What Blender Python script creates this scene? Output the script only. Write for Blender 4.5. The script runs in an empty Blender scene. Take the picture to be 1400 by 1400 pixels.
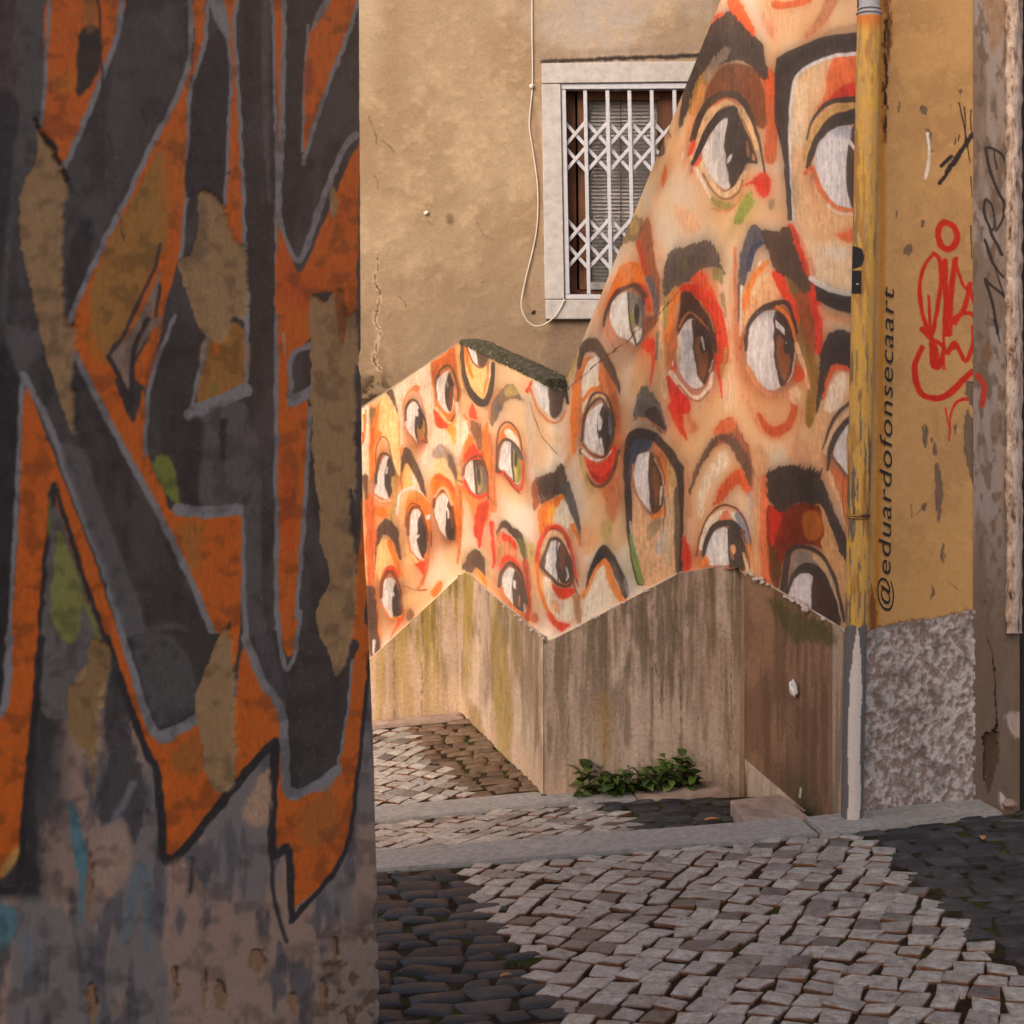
import bpy, bmesh, math, random
import numpy as np
from mathutils import Vector, Matrix

random.seed(7)
R = math.radians
scene = bpy.context.scene

# ------------------------------------------------------------------ camera
F, PX, PY, PITCH, EYE = 2000.0, 700.0, 605.0, R(3.0), 3.2
cam_d = bpy.data.cameras.new("camera")
cam_d.sensor_width = 36.0
cam_d.lens = F / 1400.0 * 36.0
cam_d.shift_y = -(700.0 - PY) / 1400.0
cam_d.clip_start, cam_d.clip_end = 0.05, 500
cam_d.dof.use_dof = True
cam_d.dof.focus_distance = 8.8
cam_d.dof.aperture_fstop = 7.0
cam = bpy.data.objects.new("camera", cam_d)
scene.collection.objects.link(cam)
cam.location = (0, 0, EYE)
cam.rotation_euler = (R(90) - PITCH, 0, 0)
scene.camera = cam

# ------------------------------------------------------------------ sky, sun, exposure
SUN_AZ, SUN_EL = R(-145), R(36)          # azimuth from +Y clockwise (seen from above)
world = bpy.data.worlds.new("World")
scene.world = world
world.use_nodes = True
wn = world.node_tree.nodes
sky = wn.new("ShaderNodeTexSky")
sky.sky_type = 'NISHITA'
sky.sun_disc = False
sky.sun_elevation = SUN_EL
sky.sun_rotation = SUN_AZ
sky.dust_density = 4.5
sky.air_density = 0.85
sky.ozone_density = 0.6
wn["Background"].inputs[1].default_value = 0.13
world.node_tree.links.new(sky.outputs[0], wn["Background"].inputs[0])
sun_d = bpy.data.lights.new("sun", 'SUN')
sun_d.energy = 1.35
sun_d.angle = R(35)
sun_d.color = (1.0, 0.86, 0.70)
sun = bpy.data.objects.new("sun", sun_d)
scene.collection.objects.link(sun)
sd = Vector((math.sin(SUN_AZ) * math.cos(SUN_EL), math.cos(SUN_AZ) * math.cos(SUN_EL), math.sin(SUN_EL)))
sun.rotation_euler = (-sd).to_track_quat('-Z', 'Y').to_euler()
sun.location = (-6, -3, 9)
scene.view_settings.view_transform = 'Standard'
scene.view_settings.look = 'None'
scene.view_settings.exposure = 0.85
scene.view_settings.gamma = 1.0

# ------------------------------------------------------------------ survey helpers
# ray(u, v): direction of a measured sight line; walls and ground are planes in metres
CP, SP = math.cos(PITCH), math.sin(PITCH)

def ray(u, v):
    xc, yc = (u - PX) / F, -(v - PY) / F
    return np.array([xc, CP + SP * yc, -SP + CP * yc])

def rays(u, v):
    xc, yc = (u - PX) / F, -(v - PY) / F
    return np.stack([xc, CP + SP * yc, -SP + CP * yc], -1)

EYEV = np.array([0, 0, EYE])

def P(u, v, Y):
    d = ray(u, v)
    return EYEV + d * (Y / d[1])

def plane3(a, b, c):
    n = np.cross(b - a, c - a)
    n /= np.linalg.norm(n)
    return a, n

def vplane(u0, Y0, u1, Y1, v=700):
    """vertical plane through two plan positions"""
    a, b = P(u0, v, Y0), P(u1, v, Y1)
    d = b - a
    d[2] = 0
    n = np.array([d[1], -d[0], 0.0])
    n /= np.linalg.norm(n)
    if n[1] > 0:
        n = -n
    return a, n

def hit(pl, u, v):
    d = ray(u, v)
    t = np.dot(pl[0] - EYEV, pl[1]) / np.dot(d, pl[1])
    return EYEV + d * t

def hits(pl, u, v):
    d = rays(u, v)
    t = np.dot(pl[0] - EYEV, pl[1]) / (d @ pl[1])
    return EYEV + d * t[..., None]

# ------------------------------------------------------------------ object helpers
COL = scene.collection

def tag(o, label=None, cat=None, group=None, kind=None):
    if label: o["label"] = label
    if cat: o["category"] = cat
    if group: o["group"] = group
    if kind: o["kind"] = kind
    return o

def empty(name, loc):
    o = bpy.data.objects.new(name, None)
    o.empty_display_size = 0.2
    o.location = loc
    COL.objects.link(o)
    return o

def link(name, me, mat=None, parent=None):
    if mat is not None and not me.materials:
        me.materials.append(mat)
    o = bpy.data.objects.new(name, me)
    COL.objects.link(o)
    if parent is not None:
        o.parent = parent
        off = Vector((0, 0, 0))
        p = parent
        while p:
            off += p.location
            p = p.parent
        o.location = -off           # meshes are written in world metres
    return o

def mesh_from(name, verts, faces, smooth=False):
    me = bpy.data.meshes.new(name)
    me.from_pydata([tuple(map(float, v)) for v in verts], [], faces)
    me.update()
    if smooth:
        me.polygons.foreach_set("use_smooth", [True] * len(me.polygons))
    return me

def bevelled(me, w, seg=1):
    bm = bmesh.new(); bm.from_mesh(me)
    bmesh.ops.recalc_face_normals(bm, faces=bm.faces)
    bmesh.ops.bevel(bm, geom=list(bm.edges), offset=w, segments=seg, affect='EDGES', profile=0.6)
    bm.to_mesh(me); bm.free()
    return me

def hexa(name, pts, bev=0.0):
    """pts: 4 bottom (ccw) + 4 top"""
    f = [(3, 2, 1, 0), (4, 5, 6, 7), (0, 1, 5, 4), (1, 2, 6, 5), (2, 3, 7, 6), (3, 0, 4, 7)]
    me = mesh_from(name, pts, f)
    if bev:
        bevelled(me, bev)
    else:
        bm = bmesh.new(); bm.from_mesh(me)
        bmesh.ops.recalc_face_normals(bm, faces=bm.faces)
        bm.to_mesh(me); bm.free()
    return me

def prism(name, poly, d, bev=0.0):
    """extrude a 3D polygon along vector d"""
    n = len(poly)
    v = [np.array(p) for p in poly] + [np.array(p) + d for p in poly]
    f = [tuple(range(n)), tuple(range(2 * n - 1, n - 1, -1))] + [(i, n + i, n + (i + 1) % n, (i + 1) % n) for i in range(n)]
    me = mesh_from(name, v, f)
    bm = bmesh.new(); bm.from_mesh(me)
    bmesh.ops.recalc_face_normals(bm, faces=bm.faces)
    if bev:
        bmesh.ops.bevel(bm, geom=list(bm.edges), offset=bev, segments=1, affect='EDGES')
    bm.to_mesh(me); bm.free()
    return me

def tube(name, pts, r, n=8, smooth=True, caps=True):
    pts = [Vector(p) for p in pts]
    rr = r if hasattr(r, '__len__') else [r] * len(pts)
    v, f = [], []
    prev = None
    for i, p in enumerate(pts):
        t = (pts[min(i + 1, len(pts) - 1)] - pts[max(i - 1, 0)]).normalized()
        a = Vector((1, 0, 0)) if prev is None else prev
        if abs(a.dot(t)) > 0.95:
            a = Vector((0, 1, 0))
        a = (a - t * a.dot(t)).normalized()
        prev = a
        b = t.cross(a)
        for k in range(n):
            q = 2 * math.pi * k / n
            v.append(p + (a * math.cos(q) + b * math.sin(q)) * rr[i])
    for i in range(len(pts) - 1):
        for k in range(n):
            f.append((i * n + k, i * n + (k + 1) % n, (i + 1) * n + (k + 1) % n, (i + 1) * n + k))
    if caps:
        f.append(tuple(range(n - 1, -1, -1)))
        f.append(tuple((len(pts) - 1) * n + k for k in range(n)))
    return mesh_from(name, v, f, smooth)

# ------------------------------------------------------------------ numpy noise
_T = np.random.RandomState(3).rand(256, 256)

def vn(x, y, s=0):
    xi, yi = np.floor(x), np.floor(y)
    fx, fy = x - xi, y - yi
    fx = fx * fx * (3 - 2 * fx); fy = fy * fy * (3 - 2 * fy)
    a = (xi.astype(np.int64) + s * 37) & 255; b = (yi.astype(np.int64) + s * 91) & 255
    a1, b1 = (a + 1) & 255, (b + 1) & 255
    return (_T[a, b] * (1 - fx) + _T[a1, b] * fx) * (1 - fy) + (_T[a, b1] * (1 - fx) + _T[a1, b1] * fx) * fy

def fbm(x, y, s=0, o=4):
    r, a, w = 0, 0.5, 0
    for i in range(o):
        r = r + a * vn(x, y, s + i); w += a
        x, y, a = x * 2.03 + 7.1, y * 2.03 + 3.3, a * 0.5
    return r / w

def sstep(a, b, x):
    t = np.clip((x - a) / (b - a), 0, 1)
    return t * t * (3 - 2 * t)

# ------------------------------------------------------------------ painter: colours laid on the vertices of a wall skin
def parse(s, ox, oy, k):
    return [(ox + float(a.split(',')[0]) / k, oy + float(a.split(',')[1]) / k) for a in s.split()]

def spline(p, closed, n=6):
    p = np.array(p, float)
    m = len(p)
    if m < 3:
        return p
    out = []
    for i in range(m if closed else m - 1):
        if closed:
            a, b, c, d = p[i - 1], p[i], p[(i + 1) % m], p[(i + 2) % m]
        else:
            a, b, c, d = p[max(i - 1, 0)], p[i], p[i + 1], p[min(i + 2, m - 1)]
        for j in range(n):
            t = j / n
            out.append(0.5 * ((2 * b) + (c - a) * t + (2 * a - 5 * b + 4 * c - d) * t * t + (3 * b - a - 3 * c + d) * t ** 3))
    if not closed:
        out.append(p[-1])
    return np.array(out)

class Painter:
    def __init__(s, u, v, base, warp=1.0):
        s.u, s.v = u, v
        s.c = np.empty((len(u), 3)); s.c[:] = base
        s.h = np.zeros(len(u))
        s.wu = u + warp * (vn(u * .11, v * .08, 5) - .5) * 2
        s.wv = v + warp * (vn(u * .09, v * .10, 9) - .5) * 2
        s.streak = fbm(u * .55, v * .07, 21, 3) - .5
        s.grain = fbm(u * .3, v * .22, 31, 3) - .5
        s.S = (0, 0, 1); s.lw = 1.0; s.brush = .16; s.minrough = 0.0
        s.t = np.zeros(len(u))
    def sec(s, x, y, k):
        s.S = (x, y, k)
    def _pts(s, p):
        return parse(p, *s.S) if isinstance(p, str) else p
    def _box(s, q, m):
        return np.nonzero((s.wu > q[:, 0].min() - m) & (s.wu < q[:, 0].max() + m) & (s.wv > q[:, 1].min() - m) & (s.wv < q[:, 1].max() + m))[0]
    def _mix(s, i, a, col, dh=0.0, brush=0.16):
        a = np.clip(a, 0, 1)
        keep = a > 0.004
        i, a = i[keep], a[keep]
        tone = 1 + s.brush * s.streak[i] + s.brush * .7 * s.grain[i]
        s.c[i] += (np.clip(np.array(col, float) * tone[:, None], 0, 255) - s.c[i]) * a[:, None]
        s.t[i] = np.maximum(s.t[i], a)
        if dh:
            s.h[i] += dh * a
    def halo(s, pts, col, rad, alpha):
        q = spline(np.array(s._pts(pts), float), True)
        i = s._box(q, rad * 3)
        if not len(i):
            return
        d = np.maximum(s.sdf(q, i), 0) * (1 + .5 * s.streak[i])
        t0 = s.t.copy(); s._mix(i, np.exp(-(d / rad) ** 1.5) * alpha, col); s.t = t0
    def bleed(s, rows, cols, r, free, kept):
        """let wet colour run softly into the bare ground coat"""
        c = s.c.reshape(rows, cols, 3)
        for _ in range(3):
            for ax in (0, 1):
                n = c.shape[ax]; k = np.cumsum(np.concatenate([np.zeros_like(np.take(c, [0], ax)), c], ax), ax)
                hi = np.minimum(np.arange(n) + r + 1, n); lo_ = np.maximum(np.arange(n) - r, 0)
                sh = [1, 1, 1]; sh[ax] = n
                c = (np.take(k, hi, ax) - np.take(k, lo_, ax)) / (hi - lo_).reshape(sh)
        m = (free * (1 - s.t) + kept * s.t)[:, None]
        s.c += (c.reshape(-1, 3) - s.c) * m
    def sdf(s, q, i):
        x, y = s.wu[i], s.wv[i]
        d2 = np.full(len(i), 1e9); ins = np.zeros(len(i), bool)
        for k in range(len(q)):
            ax, ay = q[k - 1]; bx, by = q[k]
            ex, ey = bx - ax, by - ay
            L = ex * ex + ey * ey + 1e-9
            t = np.clip(((x - ax) * ex + (y - ay) * ey) / L, 0, 1)
            d2 = np.minimum(d2, (x - ax - t * ex) ** 2 + (y - ay - t * ey) ** 2)
            if ay != by:
                ins ^= ((ay > y) != (by > y)) & (x < (bx - ax) * (y - ay) / (by - ay) + ax)
        d = np.sqrt(d2)
        return np.where(ins, -d, d)
    def f(s, col, pts, soft=0.8, alpha=1.0, rough=0.0, smooth=True, dh=0.0, clip=None):
        rough = max(rough, s.minrough if smooth else 0)
        q = np.array(s._pts(pts), float)
        if smooth:
            q = spline(q, True)
        i = s._box(q, soft + rough * 2 + 1)
        if not len(i):
            return
        d = s.sdf(q, i)
        if rough:
            d = d + rough * 2.2 * (fbm(s.u[i] * .42, s.v[i] * .13, 41, 3) - .5) * 2
        a = sstep(soft, -soft, d) * alpha
        if clip is not None:
            cq = spline(np.array(s._pts(clip), float), True)
            a = a * sstep(.6, -.6, s.sdf(cq, i))
        s._mix(i, a, col, dh)
    def fp(s, col, pts, **k):
        s.f(col, pts, smooth=False, **k)
    def l(s, col, pts, w=2.0, w1=None, soft=0.7, alpha=1.0, rough=0.0, wm=None, dh=0.0, k=None):
        """line; widths are in the section's own units"""
        sc = s.S[2]
        q = spline(np.array(s._pts(pts), float), False)
        ws = [w, w if w1 is None else w1] if wm is None else [w, wm, w1]
        ws = np.interp(np.linspace(0, 1, len(q)), np.linspace(0, 1, len(ws)), ws) / sc / 2 * s.lw
        i = s._box(q, ws.max() + soft + rough * 2 + 1)
        if not len(i):
            return
        x, y = s.wu[i], s.wv[i]
        best = np.full(len(i), 1e9)
        for j in range(len(q) - 1):
            ax, ay = q[j]; ex, ey = q[j + 1] - q[j]
            L = ex * ex + ey * ey + 1e-9
            t = np.clip(((x - ax) * ex + (y - ay) * ey) / L, 0, 1)
            d = np.sqrt((x - ax - t * ex) ** 2 + (y - ay - t * ey) ** 2) - (ws[j] + (ws[j + 1] - ws[j]) * t)
            best = np.minimum(best, d)
        if rough:
            best = best + rough * 2.2 * (fbm(s.u[i] * .42, s.v[i] * .13, 43, 3) - .5) * 2
        s._mix(i, sstep(soft, -soft, best) * alpha, col, dh)
    def e(s, col, x, y, rx, ry, soft=0.8, alpha=1.0, clip=None, rough=0.0):
        a = np.linspace(0, 2 * math.pi, 20, endpoint=False)
        ox, oy, k = s.S
        s.f(col, [(ox + (x + rx * math.cos(t)) / k, oy + (y + ry * math.sin(t)) / k) for t in a], soft=soft, alpha=alpha, clip=clip, rough=rough, smooth=False)
    def linear(s, gain=1.0):
        c = np.clip(s.c, 0, 255) / 255
        return np.clip(np.where(c < .04045, c / 12.92, ((c + .055) / 1.055) ** 2.4) * gain, 0.005, 0.85)

def grid_mesh(name, pos, nu, nv, col=None, flip=False):
    """pos (nv*nu, 3), row by row from the top"""
    me = bpy.data.meshes.new(name)
    n = nu * nv
    me.vertices.add(n)
    me.vertices.foreach_set("co", np.ascontiguousarray(pos, dtype=np.float32).ravel())
    a = (np.arange(nv - 1)[:, None] * nu + np.arange(nu - 1)[None]).ravel()
    q = np.stack([a, a + nu, a + nu + 1, a + 1], 1)
    if flip:
        q = q[:, ::-1]
    m = len(q)
    me.loops.add(m * 4); me.polygons.add(m)
    me.loops.foreach_set("vertex_index", np.ascontiguousarray(q, dtype=np.int32).ravel())
    me.polygons.foreach_set("loop_start", np.arange(0, m * 4, 4, dtype=np.int32))
    me.polygons.foreach_set("use_smooth", np.ones(m, dtype=bool))
    me.update(calc_edges=True)
    if col is not None:
        at = me.color_attributes.new("paint", 'FLOAT_COLOR', 'POINT')
        at.data.foreach_set("color", np.concatenate([col, np.ones((n, 1))], 1).astype(np.float32).ravel())
    return me

# ------------------------------------------------------------------ materials
def mat_new(name, rough=0.85, spec=0.3):
    m = bpy.data.materials.new(name); m.use_nodes = True
    b = m.node_tree.nodes["Principled BSDF"]
    b.inputs["Roughness"].default_value = rough
    b.inputs["Specular IOR Level"].default_value = spec
    return m, m.node_tree.nodes, m.node_tree.links, b

def lin(c):
    return tuple(((x / 255) / 12.92 if x / 255 < .04045 else ((x / 255 + .055) / 1.055) ** 2.4) for x in c) + (1,)

def nz(N, L, scale, detail=4, rough=.6, coord=None, vec=(1, 1, 1), kind='Object'):
    t = N.new("ShaderNodeTexNoise"); t.inputs["Scale"].default_value = scale
    t.inputs["Detail"].default_value = detail; t.inputs["Roughness"].default_value = rough
    tc = N.new("ShaderNodeTexCoord"); mp = N.new("ShaderNodeMapping"); mp.inputs["Scale"].default_value = vec
    L.new(tc.outputs[kind], mp.inputs[0]); L.new(mp.outputs[0], t.inputs["Vector"])
    return t.outputs["Fac"]

def ramp(N, L, src, stops):
    r = N.new("ShaderNodeValToRGB"); L.new(src, r.inputs[0])
    el = r.color_ramp.elements
    while len(el) < len(stops): el.new(.5)
    for e, (p, c) in zip(el, stops):
        e.position = p; e.color = c if len(c) == 4 else tuple(c) + (1,)
    return r.outputs[0]

def mixc(N, L, fac, a, b, mode='MIX'):
    m = N.new("ShaderNodeMix"); m.data_type = 'RGBA'; m.blend_type = mode
    for s, x in ((m.inputs[0], fac), (m.inputs[6], a), (m.inputs[7], b)):
        if hasattr(x, 'links'): L.new(x, s)
        else: s.default_value = x
    return m.outputs[2]

def bump(N, L, b, src, strength, dist=0.01, prev=None):
    n = N.new("ShaderNodeBump"); n.inputs["Strength"].default_value = strength; n.inputs["Distance"].default_value = dist
    L.new(src, n.inputs["Height"])
    if prev is not None: L.new(prev, n.inputs["Normal"])
    L.new(n.outputs[0], b.inputs["Normal"])
    return n.outputs[0]

def painted_material(name, rough, grain_scale, grain=.10, bump_s=.25, spec=.25, bump_d=.004):
    m, N, L, b = mat_new(name, rough, spec)
    at = N.new("ShaderNodeAttribute"); at.attribute_name = "paint"
    g = nz(N, L, grain_scale, 6, .7)
    k = ramp(N, L, g, [(.25, (1 - grain * 1.6,) * 3), (.75, (1 + grain,) * 3)])
    L.new(mixc(N, L, 1.0, at.outputs["Color"], k, 'MULTIPLY'), b.inputs["Base Color"])
    bump(N, L, b, g, bump_s, bump_d)
    return m

def simple(name, c1, c2, scale, rough=.8, vec=(1, 1, 1), bs=.3, bd=.004, spec=.3, detail=6, bscale=None, pos=(.3, .7)):
    m, N, L, b = mat_new(name, rough, spec)
    n = nz(N, L, scale, detail, .65, vec=vec)
    L.new(ramp(N, L, n, [(pos[0], lin(c1)), (pos[1], lin(c2))]), b.inputs["Base Color"])
    h = n if bscale is None else nz(N, L, bscale, 5, .7)
    bump(N, L, b, h, bs, bd)
    return m
# ------------------------------------------------------------------ the mural, drawn in sheet sections
cr, pk, lo, ora, rd = (238, 216, 188), (228, 182, 134), (242, 188, 120), (238, 122, 48), (224, 66, 42)
dr, br, db, bk, wh = (142, 46, 28), (122, 66, 42), (86, 67, 56), (62, 53, 49), (228, 217, 208)
ol, gn, gy, bl, o2, sk = (172, 148, 84), (136, 142, 62), (176, 164, 156), (88, 90, 104), (208, 118, 68), (220, 172, 126)

def paint_mural(p):
    S, f, fp, l, e = p.sec, p.f, p.fp, p.l, p.e
    u, v = p.u, p.v
    # ground coat: cream to peach in soft vertical brush work
    n1 = fbm(u * .018, v * .010, 2, 4); n2 = fbm(u * .05, v * .018, 8, 4)
    t = sstep(.42, .62, n1)[:, None]
    right = sstep(820, 1100, u)[:, None]
    base = np.array(cr) * (1 - right * .10) * (1 - t) + np.array(pk) * t
    base = base + (np.array((216, 160, 112)) - base) * (right * sstep(.45, .62, n2)[:, None] * .7)
    base = base + (np.array(lo) - base) * ((1 - right) * sstep(.55, .7, n2)[:, None] * .5)
    p.c[:] = base * (1 + .10 * p.streak)[:, None]
    p.lw = 1.55; p.brush = .34; p.minrough = .3
    # warm flesh shading round every eye, under the drawing
    for sx, sy, sk_, pts in (
        (490, 450, 7, "470,760 520,695 570,720 612,800 642,930 655,1070 590,1095 555,1080 505,1010 455,930 450,850"),
        (490, 450, 7, "815,420 855,398 892,440 917,560 912,700 880,797 830,780 780,720 755,640 750,540 770,460"),
        (490, 600, 4.667, "155,125 200,115 226,200 223,300 190,386 140,372 105,350 125,230"),
        (490, 600, 4.667, "190,880 230,900 260,980 276,1060 273,1132 230,1136 205,1142 165,1080 146,1000 151,920"),
        (490, 600, 4.667, "672,220 700,160 738,138 790,138 812,200 820,290 802,347 760,362 725,342 690,282"),
        (490, 600, 4.667, "480,430 500,380 530,356 562,360 602,460 614,560 607,642 565,646 530,600 495,520"),
        (490, 600, 4.667, "340,460 380,448 412,500 434,600 440,680 422,740 405,772 370,752 330,682 320,590 325,502"),
        (490, 440, 4, "772,800 778,720 792,660 832,660 882,720 897,780 892,860 870,890 848,872 805,822"),
        (640, 640, 5.6, "590,650 630,565 682,558 742,620 782,700 803,790 792,850 750,882 690,867 640,822 592,772 575,715"),
        (640, 640, 5.6, "260,850 280,790 322,754 362,780 402,850 432,950 447,1050 432,1112 390,1092 340,1042 290,982 264,922"),
        (740, 400, 3.182, "185,610 205,530 245,488 275,490 300,545 307,600 302,650 276,704 225,694 186,655"),
        (820, 560, 5.833, "300,370 340,350 402,345 392,500 397,700 427,826 380,782 320,702 280,622 274,480"),
        (820, 560, 5.833, "848,1120 880,1020 942,958 1022,948 1032,1100 1030,1235 950,1240 880,1240 838,1180"),
        (980, 540, 4.242, "418,1170 440,1080 490,1038 554,1055 546,1150 537,1262 470,1235 422,1195"),
        (980, 540, 4.242, "678,325 720,230 790,178 790,500 750,452 700,382"),
        (980, 280, 5, "198,960 220,820 290,742 400,722 470,760 522,860 537,980 522,1130 482,1222 440,1247 360,1267 270,1212 214,1110"),
        (780, 280, 5, "270,700 310,630 385,595 452,608 492,700 497,800 492,900 452,957 400,932 340,902 290,852 270,782"),
        (780, 280, 5, "720,960 740,880 790,800 842,785 922,830 962,920 972,1040 952,1150 912,1232 850,1257 790,1212 740,1112"),
        (900, 0, 4.667, "278,960 300,880 370,790 442,753 426,860 426,1000 452,1150 462,1192 430,1207 370,1172 308,1090"),
        (900, 0, 4.667, "1000,1000 1030,900 1100,832 1182,805 1242,820 1217,920 1197,1040 1207,1200 1242,1335 1180,1322 1100,1272 1040,1182 1004,1090")):
        S(sx, sy, sk_); big = 1 if sx < 800 and sy > 400 else 1.7
        p.halo(pts, (224, 124, 66), 14 * big, .62); p.halo(pts, (140, 66, 38), 6 * big, .78)
    # ---- section a (top of the folded wall)
    S(490, 450, 7)
    f(cr, "30,810 100,770 112,1400 30,1400")
    l(ora, "50,830 62,960 45,1080", 18, 8); l(o2, "70,780 60,1000", 8); l(rd, "40,1000 40,1090", 12)
    f(ora, "110,770 150,760 200,700 225,650 205,800 190,950 230,1000 165,1100 150,1400 105,1400", soft=2)
    l(rd, "130,950 125,1150", 24, 10, soft=2, alpha=.8)
    f((118, 100, 66), "108,780 165,750 150,850 125,960 112,900", soft=2, rough=.5)
    f((246, 200, 132), "222,655 300,640 370,780 395,960 390,1160 400,1400 335,1300 300,1120 240,1030 212,940 205,800", soft=1)
    l(db, "300,600 345,690 382,810", 44, 6, soft=1, rough=.5)
    l(o2, "380,800 396,1000 390,1160", 8)
    l(br, "160,1330 168,1150 200,1060 240,1030 290,1080 325,1240", 7)
    l(ora, "170,1360 200,1220 250,1180", 26, 16, soft=1.6)
    f(cr, "345,590 450,505 570,420 690,330 715,500 725,760 735,910 800,960 860,1090 760,1120 690,1170 630,1330 590,1260 655,1080 645,900 600,650 500,560 430,700 430,1080 400,1150 400,960 380,800", soft=1.5, alpha=.8)
    # eye with olive iris
    E3 = "470,760 520,695 570,720 612,800 642,930 655,1070 590,1095 555,1080 505,1010 455,930 450,850"
    f(wh, E3); e(bk, 604, 930, 66, 185, clip=E3); e((158, 118, 58), 606, 970, 40, 118, clip=E3, soft=1.4); e(bk, 592, 880, 22, 86, clip=E3)
    e((168, 100, 66), 606, 1050, 36, 50, clip=E3, soft=2)
    f(wh, "530,700 562,750 578,800 562,842 538,800")
    l(bk, "445,870 460,760 500,680 550,690 602,780 640,900 655,1060", 15, 9)
    l(o2, "435,860 445,680 480,600 560,545 590,640 642,820", 9, 5); f(o2, "480,600 550,540 592,560 565,605 520,590", soft=1.5)
    l(br, "640,1010 657,1085 615,1065", 11); l(o2, "445,940 500,1060 560,1130", 5)
    # brow
    f(db, "402,1400 408,1230 440,1130 492,1150 542,1240 590,1400 556,1400 510,1300 462,1265 430,1400", rough=.6)
    f((244, 168, 80), "432,1400 452,1275 508,1312 545,1400", soft=1.4); l(ora, "400,1190 420,1100", 14, 6)
    # big dark-lidded eye
    f(ora, "690,330 760,300 830,240 915,165 945,300 955,500 965,700 945,850 880,930 800,945 735,905 728,760 712,600 698,450", soft=1.5)
    f((196, 96, 52), "700,330 800,265 918,165 945,300 985,600 950,560 930,420 880,370 820,340 760,390 720,560", soft=2, alpha=.85)
    E4 = "815,420 855,398 892,440 917,560 912,700 880,797 830,780 780,720 755,640 750,540 770,460"
    l((104, 78, 58), "755,650 746,540 770,420 840,348 900,380 940,500 955,640 940,760 900,868 862,880 800,800 755,752 735,742", 22, 12)
    l((196, 118, 76), "780,420 845,380 900,440 925,560", 14)
    f(wh, E4); e(bk, 884, 600, 54, 196, clip=E4); e((112, 72, 54), 892, 660, 24, 120, clip=E4, soft=2); l(wh, "912,560 905,720 880,795", 5)
    f((150, 120, 100), "842,480 862,530 858,560 845,540")
    f(rd, "730,765 780,830 835,900 855,950 790,942 735,915", rough=.8, soft=1.2); l(pk, "742,755 790,803 850,880 888,892", 24, 14)
    f((244, 150, 60), "850,945 910,915 945,950 935,1110 880,1015 840,975", soft=2, rough=.8)
    l((240, 186, 118), "952,180 965,400 990,560", 34, 12, soft=1.5); l(cr, "940,720 955,900 945,1200", 26, 20, soft=2)
    # cut eye under the coping
    f((244, 190, 120), "1010,165 1060,180 1110,320 1185,372 1240,320 1275,330 1255,550 1205,665 1130,635 1060,500 1020,350")
    l(ora, "1020,180 1048,330 1095,460", 30, 16, soft=1.4); l(o2, "1252,330 1232,480 1200,620", 20, 8, soft=1.2); l(cr, "1262,330 1250,460", 8)
    l(bk, "988,150 1000,350 1050,560 1120,670 1200,708 1250,640 1282,480 1292,330", 18, 20, wm=52)
    fp(wh, "1040,160 1090,170 1140,205 1142,262 1152,346 1110,332 1075,272"); f(db, "1132,200 1250,240 1240,300 1202,360 1152,350 1140,270")
    l(br, "1040,190 1080,292 1120,342 1172,372 1225,335", 9)
    # red drip and scuffed plaster
    f(rd, "1080,705 1112,750 1132,830 1155,850 1100,872 1058,830", rough=.8); l(o2, "1005,820 1085,905", 20, 8, rough=.8)
    f((196, 132, 92), "1040,890 1100,855 1182,890 1195,1000 1182,1150 1150,1165 1098,1050", rough=1.2, dh=-.003); f((128, 84, 62), "1070,900 1110,880 1170,920 1180,1010 1170,1120 1150,1150 1105,1040", rough=1.8)
    f(cr, "965,950 1020,875 1052,960 1040,1050 1000,1120 960,1200", soft=1.6)
    f(ora, "1058,1000 1100,1080 1150,1180 1190,1150 1192,1000 1232,880 1252,1000 1258,1400 1200,1300 1100,1250 1010,1290 985,1300 1000,1160", rough=.8)
    f(rd, "1100,1100 1150,1180 1192,1180 1182,1262 1100,1245 1008,1285 1020,1180", rough=.8, soft=1.5)
    # ---- section b (foot of the folded wall)
    S(490, 600, 4.667)
    E1 = "155,125 200,115 226,200 223,300 190,386 140,372 105,350 125,230"
    f(wh, E1); e(bk, 212, 250, 44, 146, clip=E1); l(wh, "180,180 181,222", 7); l((110, 84, 70), "205,180 212,300", 8, alpha=.6)
    l(db, "110,280 130,132 160,94 202,112 230,205 224,300", 14, 6); l(o2, "105,356 140,374 190,390 222,340", 6)
    l(pk, "110,376 150,398 205,392", 10, soft=1.5); l((186, 150, 84), "225,250 232,400 205,520", 16, 20, soft=1.5)
    f(ora, "85,430 175,440 195,475 170,515 105,485", soft=2.4)
    f(db, "108,620 130,550 180,515 240,560 270,660 274,770 245,720 220,655 190,622 150,622 122,690 106,830", rough=.9)
    f(lo, "150,645 200,655 250,740 262,830 200,802 150,845 130,905 115,820 126,705"); l(ora, "196,655 236,760 272,870", 26, 18, soft=1.6)
    f(rd, "148,880 180,818 235,815 265,890 205,850", soft=1.6)
    E2 = "190,880 230,900 260,980 276,1060 273,1132 230,1136 205,1142 165,1080 146,1000 151,920"
    f(wh, E2); e(bk, 264, 1040, 52, 150, clip=E2); f(wh, "214,975 226,985 224,1010 214,1000"); l((120, 92, 76), "256,990 266,1080", 7, alpha=.6)
    l(br, "144,1010 154,900 195,848 238,880 268,980 280,1100", 18, 8); l(ora, "150,1060 175,1112 215,1152 272,1135", 9)
    l(rd, "272,1150 242,1200 205,1280", 18, 6, soft=1.8, alpha=.8)
    f((206, 96, 50), "45,380 100,395 112,560 104,800 95,960 122,1100 132,1250 142,1330 110,1395 70,1380 55,900", soft=2, rough=1.2)
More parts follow.
